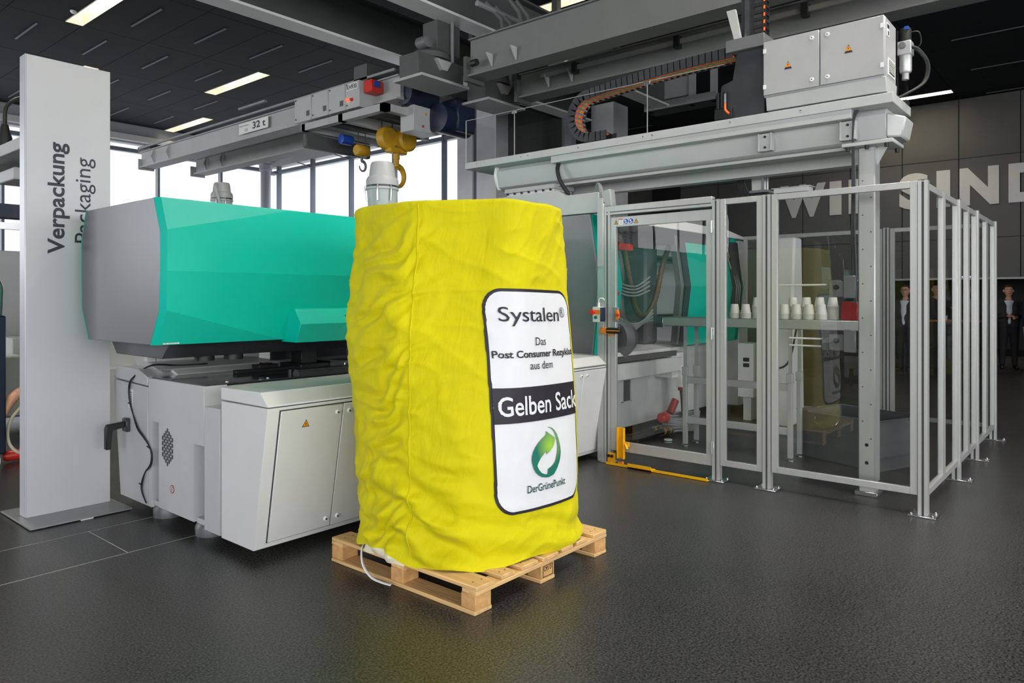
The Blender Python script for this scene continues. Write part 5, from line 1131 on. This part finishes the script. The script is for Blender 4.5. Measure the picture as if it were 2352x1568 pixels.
for r in range(1, 12):
    t_ = r/11; f_ = 1-t_*t_ if r > 2 else (0.988, 0.965)[r-1]
    zz = ZT-0.02+(0.014 if r == 1 else 0.02)-0.03*t_
    if r > 2: f_ = 0.965*(1-(r-2)/9)
    for iu in range(NU):
        p = V[NZ*NU+iu]; q = cxy+(Vector((p.x, p.y, 0))-cxy)*max(f_, 0.004); V.append(Vector((q.x, q.y, zz+0.012*noise.noise(Vector((q.x*4, q.y*4, 1))))))
rows = NZ+12
for iz in range(rows-1):
    for iu in range(NU): F.append((iz*NU+iu, iz*NU+(iu+1) % NU, (iz+1)*NU+(iu+1) % NU, (iz+1)*NU+iu))
b.add(V, F); build('cloth', b, sk, sharp=180, recalc=False)
build('seam', MB('cloth').tube([sack_pt(0.957+0.010*(1-iz/120), 0.2+(2.075-0.2)*iz/120, 0.002) for iz in range(121)], 0.0045, 6), sk)
build('lining', MB('lining').add([sack_pt(0.86+0.10*(i/16), 0.143+0.12*(k/4), -0.010) for k in range(5) for i in range(17)], [(k*17+i, k*17+i+1, (k+1)*17+i+1, (k+1)*17+i) for k in range(4) for i in range(16)]), sk, recalc=False)
sp_ = spline([(2.585, 3.22, 0.20), (2.545, 3.25, 0.16), (2.52, 3.22, 0.08), (2.51, 3.14, 0.03), (2.515, 3.06, 0.018), (2.52, 2.98, 0.02)], 8)
b = MB('white'); b.add([p+Vector((0, 0, 0.0)) for p in sp_]+[p+Vector((0.016, 0.004, 0.006)) for p in sp_], [(i, i+1, len(sp_)+i+1, len(sp_)+i) for i in range(len(sp_)-1)])
o = build('strap', b, sk, recalc=False); o.modifiers.new('thick', 'SOLIDIFY').thickness = 0.002
# --- printed panel: mapped by arc length along the cloth
_arc = {}
def uc(z): return 0.1205+(1.3-z)*0.0175
def arc_table(z):
    k = round(z*50)
    if k not in _arc:
        zz = k/50; T = []
        for sg in (-1, 1):
            s_ = 0.0; p = Vector(sack_xy(uc(zz), zz)); L_ = [(0.0, uc(zz))]
            for i in range(1, 140):
                u = uc(zz)+sg*i*0.0012; q = Vector(sack_xy(u, zz)); s_ += (q-p).length; p = q; L_.append((sg*s_, u))
            T.append(L_)
        _arc[k] = T[0][::-1]+T[1][1:]
    return _arc[k]
def a2u(a, z):
    T = arc_table(z); lo, hi = 0, len(T)-1
    if a <= T[0][0]: return T[0][1]
    if a >= T[-1][0]: return T[-1][1]
    while hi-lo > 1:
        m = (lo+hi)//2
        if T[m][0] <= a: lo = m
        else: hi = m
    f = (a-T[lo][0])/(T[hi][0]-T[lo][0]); return T[lo][1]+(T[hi][1]-T[lo][1])*f
def PR(a, z, off): return sack_pt(a2u(a, z), z-0.02*a, off)
HW, PZ0, PZ1, CR = 0.355, 0.395, 1.60, 0.115
def half(z, hw, z0, z1, r):
    if z > z1-r: d = z-(z1-r); return hw-r+math.sqrt(max(0, r*r-d*d))
    if z < z0+r: d = (z0+r)-z; return hw-r+math.sqrt(max(0, r*r-d*d))
    return hw
def patch(name, mat, hw, z0, z1, r, off, nz=80, na=44):
    b = MB(mat); V = []
    for i in range(nz+1):
        t_ = i/nz; z = z0+(z1-z0)*(0.5-0.5*math.cos(math.pi*t_)) if r else z0+(z1-z0)*t_
        w = half(z, hw, z0, z1, r) if r else hw
        V += [PR(-w+2*w*k/na, z, off) for k in range(na+1)]
    b.add(V, [(i*(na+1)+k, i*(na+1)+k+1, (i+1)*(na+1)+k+1, (i+1)*(na+1)+k) for i in range(nz) for k in range(na)])
    return build(name, b, sk, recalc=False, sharp=180)
patch('print_border', 'ink_black', HW, PZ0, PZ1, CR, 0.0040)
pw = patch('print_panel', 'print_white', HW-0.017, PZ0+0.017, PZ1-0.017, CR-0.015, 0.0070)
patch('print_band', 'ink_black', HW-0.015, 0.880, 1.068, 0, 0.0105, nz=40)
def ptext(name, s, a0, a1, z0, z1, mat, bold=0.0):
    v, f = text2d(s, bold, 2); b = MB(mat); b.add([PR(a0+(a1-a0)*x, z0+(z1-z0)*y, 0.0140) for x, y in v], f); return build(name, b, sk, recalc=False, sharp=180)
ptext('lettering', 'Systalen', -0.272, 0.205, 1.396, 1.50, 'ink_black')
ptext('lettering', 'R', 0.232, 0.258, 1.455, 1.49, 'ink_black', 0.01)
b = MB('ink_black'); rg = [PR(0.246+0.030*c_*math.cos(R(a)), 1.4725+0.029*c_*math.sin(R(a)), 0.0140) for c_ in (1, 0.86) for a in range(0, 360, 12)]
b.add(rg, [(i, (i+1) % 30, 30+(i+1) % 30, 30+i) for i in range(30)]); build('trade_mark_ring', b, sk, recalc=False, sharp=180)
ptext('lettering', 'Das', -0.046, 0.046, 1.290, 1.334, 'ink_black')
ptext('lettering', 'Post Consumer Rezyklat', -0.326, 0.333, 1.213, 1.265, 'ink_black', 0.02)
ptext('lettering', 'aus dem', -0.10, 0.10, 1.160, 1.203, 'ink_black')
ptext('lettering', 'Gelben Sack', -0.315, 0.345, 0.918, 1.022, 'print_white', 0.012)
ptext('lettering', 'DerGrünePunkt', -0.155, 0.165, 0.498, 0.540, 'emblem_text', 0.008)
ZL = [(1588,205),(1556,226),(1530,250),(1506,280),(1490,310),(1482,340),(1480,370),(1483,402),(1490,430),(1503,458),(1520,480),(1543,498),(1570,508),(1595,512),(1640,500),(1660,475),(1675,450),(1692,415),(1700,380),(1703,350),(1702,320),(1698,285),(1690,250),(1677,215),(1660,185),(1640,165),(1615,153),(1600,152),(1622,160),(1640,175),(1656,200),(1668,230),(1677,265),(1680,300),(1677,335),(1670,370),(1659,398),(1645,420),(1629,435),(1610,445),(1592,455),(1592,490),(1566,483),(1545,470),(1527,445),(1515,415),(1521,397),(1530,380),(1543,361),(1560,345),(1574,330),(1588,318),(1590,345),(1617,325),(1640,300),(1651,275),(1657,250),(1655,235),(1620,205),(1588,178)]
from mathutils.geometry import tessellate_polygon
pg = [Vector(((x-1591)/111*0.122, (332-y)/180*0.138, 0)) for x, y in ZL]
tri = tessellate_polygon([pg]); bm = bmesh.new(); vs = [bm.verts.new(p) for p in pg]
for t_ in tri:
    try: bm.faces.new([vs[i] for i in t_])
    except ValueError: pass
bmesh.ops.subdivide_edges(bm, edges=[e for e in bm.edges if e.calc_length() > 0.03], cuts=2); bmesh.ops.triangulate(bm, faces=bm.faces)
bm.verts.index_update(); b = MB('emblem_green'); b.add([PR(0.005+v_.co.x, 0.700+v_.co.y, 0.0140) for v_ in bm.verts], [tuple(q.index for q in f_.verts) for f_ in bm.faces]); bm.free()
build('emblem', b, sk, recalc=False, sharp=180, loc=PR(0.035, 0.735, 0.0140))

# ================================================================ things at the left edge, behind the sign panel
t = thing('mobile_dryer', (1.85, 8.2, 0), 'dark navy wheeled cabinet with a chrome pipe at the left picture edge', 'cabinet')
build('cabinet', MB('navy').box(1.55, 2.09, 7.9, 8.6, 0.11, 1.39), t, bevel=0.012)
build('pipe', MB('steel').tube(spline([(2.05, 8.0, 1.39), (2.06, 8.0, 1.6), (2.05, 8.0, 1.68), (1.98, 8.0, 1.80), (1.90, 8.0, 1.86)], 6), 0.035, 14), t)
for x, y in ((2.03, 7.96), (1.62, 7.96), (2.03, 8.5)): build('castor', MB('white').lathe([(0, -0.02), (0.045, -0.02), (0.045, 0.02), (0, 0.02)], (x, y, 0.045), 16, 'x').m('steel').box(x-0.025, x+0.025, y-0.02, y+0.02, 0.08, 0.115), t)
bgm = thing('background_machine', (3.2, 10.2, 0), 'second grey machine with dark guide band seen left of and below the green hood', 'machine')
build('body', MB('machine_grey').box(2.6, 6.5, 9.6, 11.2, 0.25, 1.10), bgm, bevel=0.01)
build('upper_guard', MB('grey').box(2.62, 5.2, 10.2, 10.25, 1.10, 2.12), bgm, bevel=0.006)
build('dark_band', MB('navy').box(2.4, 5.2, 10.0, 10.25, 2.5, 2.66), bgm)
build('rail', MB('steel').box(2.4, 5.2, 9.98, 10.04, 2.36, 2.44), bgm)
build('slide', MB('black').box(2.3, 2.5, 9.9, 10.2, 2.15, 2.45), bgm, bevel=0.01)
build('robot_beam', MB('crane_grey').box(2.3, 2.75, 8.2, 10.0, 3.02, 3.14), bgm, bevel=0.006)
build('robot_head', MB('beam_grey').box(2.45, 2.78, 9.0, 9.6, 2.82, 2.95), bgm, bevel=0.01)
build('plug', MB('black').lathe([(0.07, 3.14), (0.07, 3.28), (0.05, 3.34), (0.035, 3.42)], (2.42, 9.2, 0), 16), bgm)
build('cable_arch', MB('black').tube(spline([(2.42, 9.2, 3.40), (2.44, 9.2, 3.62), (2.58, 9.2, 3.74), (2.74, 9.2, 3.68), (2.80, 9.2, 3.45), (2.80, 9.2, 3.15)], 8), 0.022, 10), bgm)
build('panel_box', MB('beam_grey').box(2.05, 2.5, 8.9, 9.5, 0.3, 0.95), bgm, bevel=0.02)
build('base_rail', MB('machine_grey').box(2.9, 6.4, 9.2, 9.6, 0.02, 0.72), bgm, bevel=0.01)
build('wall_pipe', MB('lining').tube(spline([(3.05, 8.6, 0.95), (3.0, 8.6, 1.1), (3.12, 8.6, 1.25), (3.35, 8.7, 1.40)], 5), [0.05+0.008*(i % 2) for i in range(16)], 12), bgm)
t = thing('suction_hose', (2.1, 8.5, 0.4), 'ribbed pinkish hose curving out behind the sign panel', 'hose')
pts = spline([(2.05, 7.95, 0.45), (2.16, 8.0, 0.60), (2.30, 8.1, 0.66), (2.5, 8.3, 0.62)], 10); build('ribbed_hose', MB('hose_pink').tube(pts, [0.045+0.006*(i % 2) for i in range(len(pts))], 12), t)
pts = spline([(2.3, 8.1, 0.55), (2.15, 8.0, 0.40), (2.12, 7.95, 0.22), (2.2, 7.95, 0.1), (2.35, 8.0, 0.06)], 8); build('clear_hose', MB('lining').tube(pts, 0.014, 8), t)
t = thing('red_coupling', (2.2, 8.0, 0.05), 'red hose coupling lying on the floor at the left edge', 'coupling')
build('body', MB('red').lathe([(0.03, 0), (0.05, 0.03), (0.05, 0.13), (0.06, 0.15), (0.06, 0.2), (0.04, 0.22)], (2.10, 8.05, 0.062), 14, 'x'), t)
build('stub', MB('steel').lathe([(0.025, 0), (0.025, 0.06)], (2.32, 8.05, 0.062), 12, 'x'), t)
# ================================================================ people at the far right and things near them
M('skin', (206, 150, 122), 0.55, var=0.05, scale=20)
M('suit_charcoal', (44, 42, 44), 0.8, var=0.1, scale=12)
M('suit_brown', (54, 50, 48), 0.8, var=0.1, scale=12)
M('trousers_dark', (34, 31, 36), 0.85, var=0.1, scale=12)
M('navy_wool', (30, 32, 52), 0.9, var=0.1, scale=25)
M('shirt_white', (214, 218, 226), 0.7, var=0.06, scale=30)
M('trousers_beige', (190, 170, 130), 0.85, var=0.08, scale=12)
M('shoe', (28, 24, 22), 0.35, var=0.1)
M('hair_dark', (44, 34, 28), 0.7, var=0.2, scale=40)
M('hair_grey', (150, 148, 142), 0.7, var=0.15, scale=40)
M('wood_bar', (200, 120, 52), 0.5, var=0.1, scale=4)  # wood with the orange light on the bar put into its colour
def person(x, y, face, h, label, top, shirt, trous, hair, hands, glasses=False, group='visitors standing at the far right', lean=0.0):
    s = h/1.80
    caps = []
    def c(p, q, r0, r1, m): caps.append((Vector(p), Vector(q), r0, r1, m))
    c((-0.085, 0, 1.00), (-0.105, 0.0, 1.34), 0.125, 0.118, top); c((0.085, 0, 1.00), (0.105, 0.0, 1.34), 0.125, 0.118, top)
    c((-0.07, 0.02, 1.10), (0.07, 0.02, 1.10), 0.125, 0.125, top); c((-0.165, -0.01, 1.41), (0.165, -0.01, 1.41), 0.075, 0.075, top)
    c((0, -0.01, 1.42), (0, 0.005, 1.52), 0.065, 0.056, 'skin'); c((0, 0.015, 1.60), (0, 0.005, 1.70), 0.070, 0.086, 'skin'); c((0, 0.045, 1.575), (0, 0.04, 1.62), 0.046, 0.06, 'skin')
    c((0, 0.098, 1.665), (0, 0.112, 1.635), 0.010, 0.016, 'skin')
    for sx in (-1, 1):
        c((sx*0.088, -0.005, 1.64), (sx*0.088, -0.005, 1.67), 0.016, 0.02, 'skin')
        c((sx*0.09, 0, 0.95), (sx*0.105, 0.015, 0.52), 0.112, 0.078, trous); c((sx*0.105, 0.015, 0.52), (sx*0.115, -0.02, 0.10), 0.076, 0.056, trous)
        c((sx*0.115, -0.05, 0.045), (sx*0.135, 0.15, 0.036), 0.044, 0.036, 'shoe')
        hd = Vector(hands[0] if sx < 0 else hands[1]); sh = Vector((sx*0.215, -0.01, 1.39))
        el = (sh+hd)/2+Vector((sx*0.07, -0.09, -0.05)); el = sh+(el-sh).normalized()*0.29
        c(sh, el, 0.066, 0.052, top); wr = el+(hd-el).normalized()*0.245; c(el, wr, 0.052, 0.040, top)
        dv = (hd-el).normalized(); c(wr, wr+dv*0.085, 0.030, 0.034, 'skin')
        sd = dv.cross(Vector((0, 0, 1))); sd = sd.normalized() if sd.length > 0.1 else Vector((1, 0, 0))
        for k, ln in ((-1.5, 0.062), (-0.5, 0.075), (0.5, 0.07), (1.5, 0.055)):
            b0 = wr+dv*0.10+sd*0.017*k; m0 = b0+dv*ln*0.6; c(b0, m0, 0.0105, 0.010, 'skin'); c(m0, m0+(dv*0.5+Vector((0, 0.3, -0.6))).normalized()*ln*0.6, 0.010, 0.009, 'skin')
        c(wr+dv*0.03-sd*0.03*sx, wr+dv*0.08-sd*0.055*sx+Vector((0, 0, 0.02)), 0.013, 0.011, 'skin')
    b = MB('skin')
    for p, q, r0, r1, m in caps: b.tube([p+(p-q).normalized()*r0*0.6, p, q, q+(q-p).normalized()*r1*0.6], [r0*0.72, r0, r1, r1*0.72], 12)
    me = bpy.data.meshes.new('tmp'); me.from_pydata([tuple(v) for v in b.v], [], b.f); o = bpy.data.objects.new('tmp', me); COL.objects.link(o)
    rm = o.modifiers.new('r', 'REMESH'); rm.mode = 'VOXEL'; rm.voxel_size = 0.0125; sm = o.modifiers.new('s', 'SMOOTH'); sm.iterations = 4; sm.factor = 0.5
    bpy.context.view_layer.update(); ev = o.evaluated_get(bpy.context.evaluated_depsgraph_get()); m2 = bpy.data.meshes.new_from_object(ev); bpy.data.objects.remove(o)
    mats = [top, trous, 'skin', 'shoe']
    idx = []
    for pl in m2.polygons:
        p = pl.center; best = (9, 0)
        for a, q, r0, r1, m in caps:
            ab = q-a; t_ = max(0, min(1, (p-a).dot(ab)/max(ab.length_squared, 1e-9))); d = (p-(a+ab*t_)).length-(r0+(r1-r0)*t_)
            if d < best[0]: best = (d, m)
        m = best[1]
        if m == top and p.z < 0.86: m = trous
        if m == trous and 0.86 <= p.z: m = top if p.z > 0.90 else trous
        idx.append(mats.index(m))
    for m in mats: m2.materials.append(MATS[m])
    m2.polygons.foreach_set('material_index', idx); m2.polygons.foreach_set('use_smooth', [True]*len(m2.polygons))
    t = thing('person', (x, y, 0), label, 'person', group)
    t.rotation_euler = (0, 0, face-math.pi/2); t.scale = (s, s, s)
    bo = bpy.data.objects.new('body', m2); COL.objects.link(bo); bo.parent = t; WL[bo.name] = Vector((x, y, 0))
    def child(name, mb):
        me = bpy.data.meshes.new(name); me.from_pydata([tuple(v) for v in mb.v], [], mb.f)
        for mt in mb.mats: me.materials.append(MATS[mt])
        me.polygons.foreach_set('material_index', mb.k); me.polygons.foreach_set('use_smooth', [True]*len(me.polygons))
        o = bpy.data.objects.new(name, me); COL.objects.link(o); o.parent = t; WL[o.name] = Vector((x, y, 0)); return o
    if hair:
        hb = MB(hair); n = 18; V = []
        for i in range(9):
            for j in range(n):
                a = 2*math.pi*j/n; fr = math.sin(a); lim = R(62) if fr > 0.35 else (R(95) if fr > -0.2 else R(118))
                ph = lim*i/8; rr_ = 0.094+0.004*math.sin(7*a+i); V.append((rr_*math.sin(ph)*math.cos(a), 0.002+rr_*1.06*math.sin(ph)*math.sin(a), 1.700+rr_*0.98*math.cos(ph)))
        hb.add(V, [(i*n+j, i*n+(j+1) % n, (i+1)*n+(j+1) % n, (i+1)*n+j) for i in range(8) for j in range(n)]); child('hair', hb)
    eb = MB('white')
    for sx in (-1, 1): eb.m('white').ball((sx*0.031, 0.079, 1.668), 0.0115, 10, 6); eb.m('ink').ball((sx*0.031, 0.0885, 1.668), 0.0055, 8, 6); eb.m(hair or 'hair_dark').tube([(sx*0.048, 0.082, 1.688), (sx*0.03, 0.092, 1.693), (sx*0.016, 0.09, 1.688)], 0.005, 6)
    child('eyes', eb)
    child('mouth', MB('dark_red').tube([(-0.026, 0.088, 1.602), (0, 0.101, 1.597), (0.026, 0.088, 1.602)], 0.006, 6))
    if shirt:
        sb = MB(shirt); V = []
        for i in range(8):
            z = 0.96+(1.455-0.96)*i/7; w = 0.02+0.065*(i/7)**0.8; yy = 0.152-0.045*(i/7)**2-0.02*abs(i/7-0.35)
            V += [(-w, yy-0.035, z), (-w*0.5, yy-0.004, z), (w*0.5, yy-0.004, z), (w, yy-0.035, z)]
        sb.add(V, [(i*4+k, i*4+k+1, i*4+k+5, i*4+k+4) for i in range(7) for k in range(3)]); child('shirt', sb)
        child('collar', MB(shirt).tube([(-0.05, 0.05, 1.455), (0, 0.075, 1.425), (0.05, 0.05, 1.455)], 0.014, 8))
    if glasses:
        gb = MB('black')
        for sx in (-1, 1): gb.tube([(sx*0.033+0.024*math.cos(R(a)), 0.100, 1.668+0.017*math.sin(R(a))) for a in range(0, 361, 30)], 0.003, 6).tube([(sx*0.057, 0.098, 1.672), (sx*0.088, 0.0, 1.672)], 0.003, 6)
        child('glasses', gb)
    return t
def toward(x, y): return math.atan2(-y, -x)
person(19.3, 1.93, toward(19.3, 1.93)+0.15, 1.86, 'man in dark suit and open white shirt holding a glass, at right', 'suit_charcoal', 'shirt_white', 'trousers_dark', 'hair_dark', ((-0.10, 0.30, 1.10), (0.06, 0.30, 1.13)))
person(18.8, 1.50, toward(18.8, 1.5)+1.35, 1.90, 'grey haired man in navy sweater and beige trousers, cut by the right edge', 'navy_wool', None, 'trousers_beige', 'hair_grey', ((-0.26, 0.12, 0.86), (0.22, 0.16, 0.92)), True)
person(17.3, 3.56, toward(17.3, 3.56)-0.35, 1.86, 'man in dark jacket and white shirt seen through the fence by its corner', 'suit_brown', 'shirt_white', 'trousers_dark', 'hair_dark', ((-0.25, 0.1, 0.86), (0.25, 0.14, 0.88)), True)
person(19.4, 3.35, toward(19.4, 3.35)+0.5, 1.90, 'bald man in dark clothes lifting a cup behind the right fence side', 'suit_charcoal', None, 'trousers_dark', None, ((-0.18, 0.34, 1.24), (0.22, 0.1, 0.92)))
person(20.2, 2.70, toward(20.2, 2.7)-0.6, 1.88, 'grey haired man in dark jacket behind the far fence bay', 'suit_brown', 'shirt_white', 'trousers_dark', 'hair_grey', ((-0.2, 0.28, 1.12), (0.22, 0.2, 1.0)))
t = thing('drinks_bar', (18.6, 3.1, 0), 'standing bar with a wooden top, orange light put into its colour, behind the fence', 'bar table')
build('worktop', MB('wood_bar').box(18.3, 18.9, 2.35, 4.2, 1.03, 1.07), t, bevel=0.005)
build('front_panel', MB('wall_black').box(18.4, 18.8, 2.45, 4.1, 0, 1.03), t)
for k, y in enumerate((2.6, 2.75, 3.0, 3.5, 3.7, 3.95)):
    g = build('drinking_cup', MB('white').lathe([(0.03, 1.07), (0.042, 1.17), (0.038, 1.17), (0.028, 1.08), (0, 1.08)], (18.45, y, 0), 14)); tag(g, 'white cup on the standing bar, %s from the right' % ['first', 'second', 'third', 'fourth', 'fifth', 'sixth'][k], 'cup', 'cups on the standing bar')
tag(build('light_strip', MB('led_violet').box(22.97, 22.985, 3.0, 3.35, 2.12, 2.15)), 'small violet light strip on the dark wall above the people', 'light')
tag(build('drinking_glass', MB('clear').lathe([(0.03, 1.12), (0.035, 1.26), (0.033, 1.26), (0.028, 1.13), (0, 1.13)], (18.98, 1.88, 0), 14)), 'clear drinking glass in the hands of the man in the dark suit', 'glass')
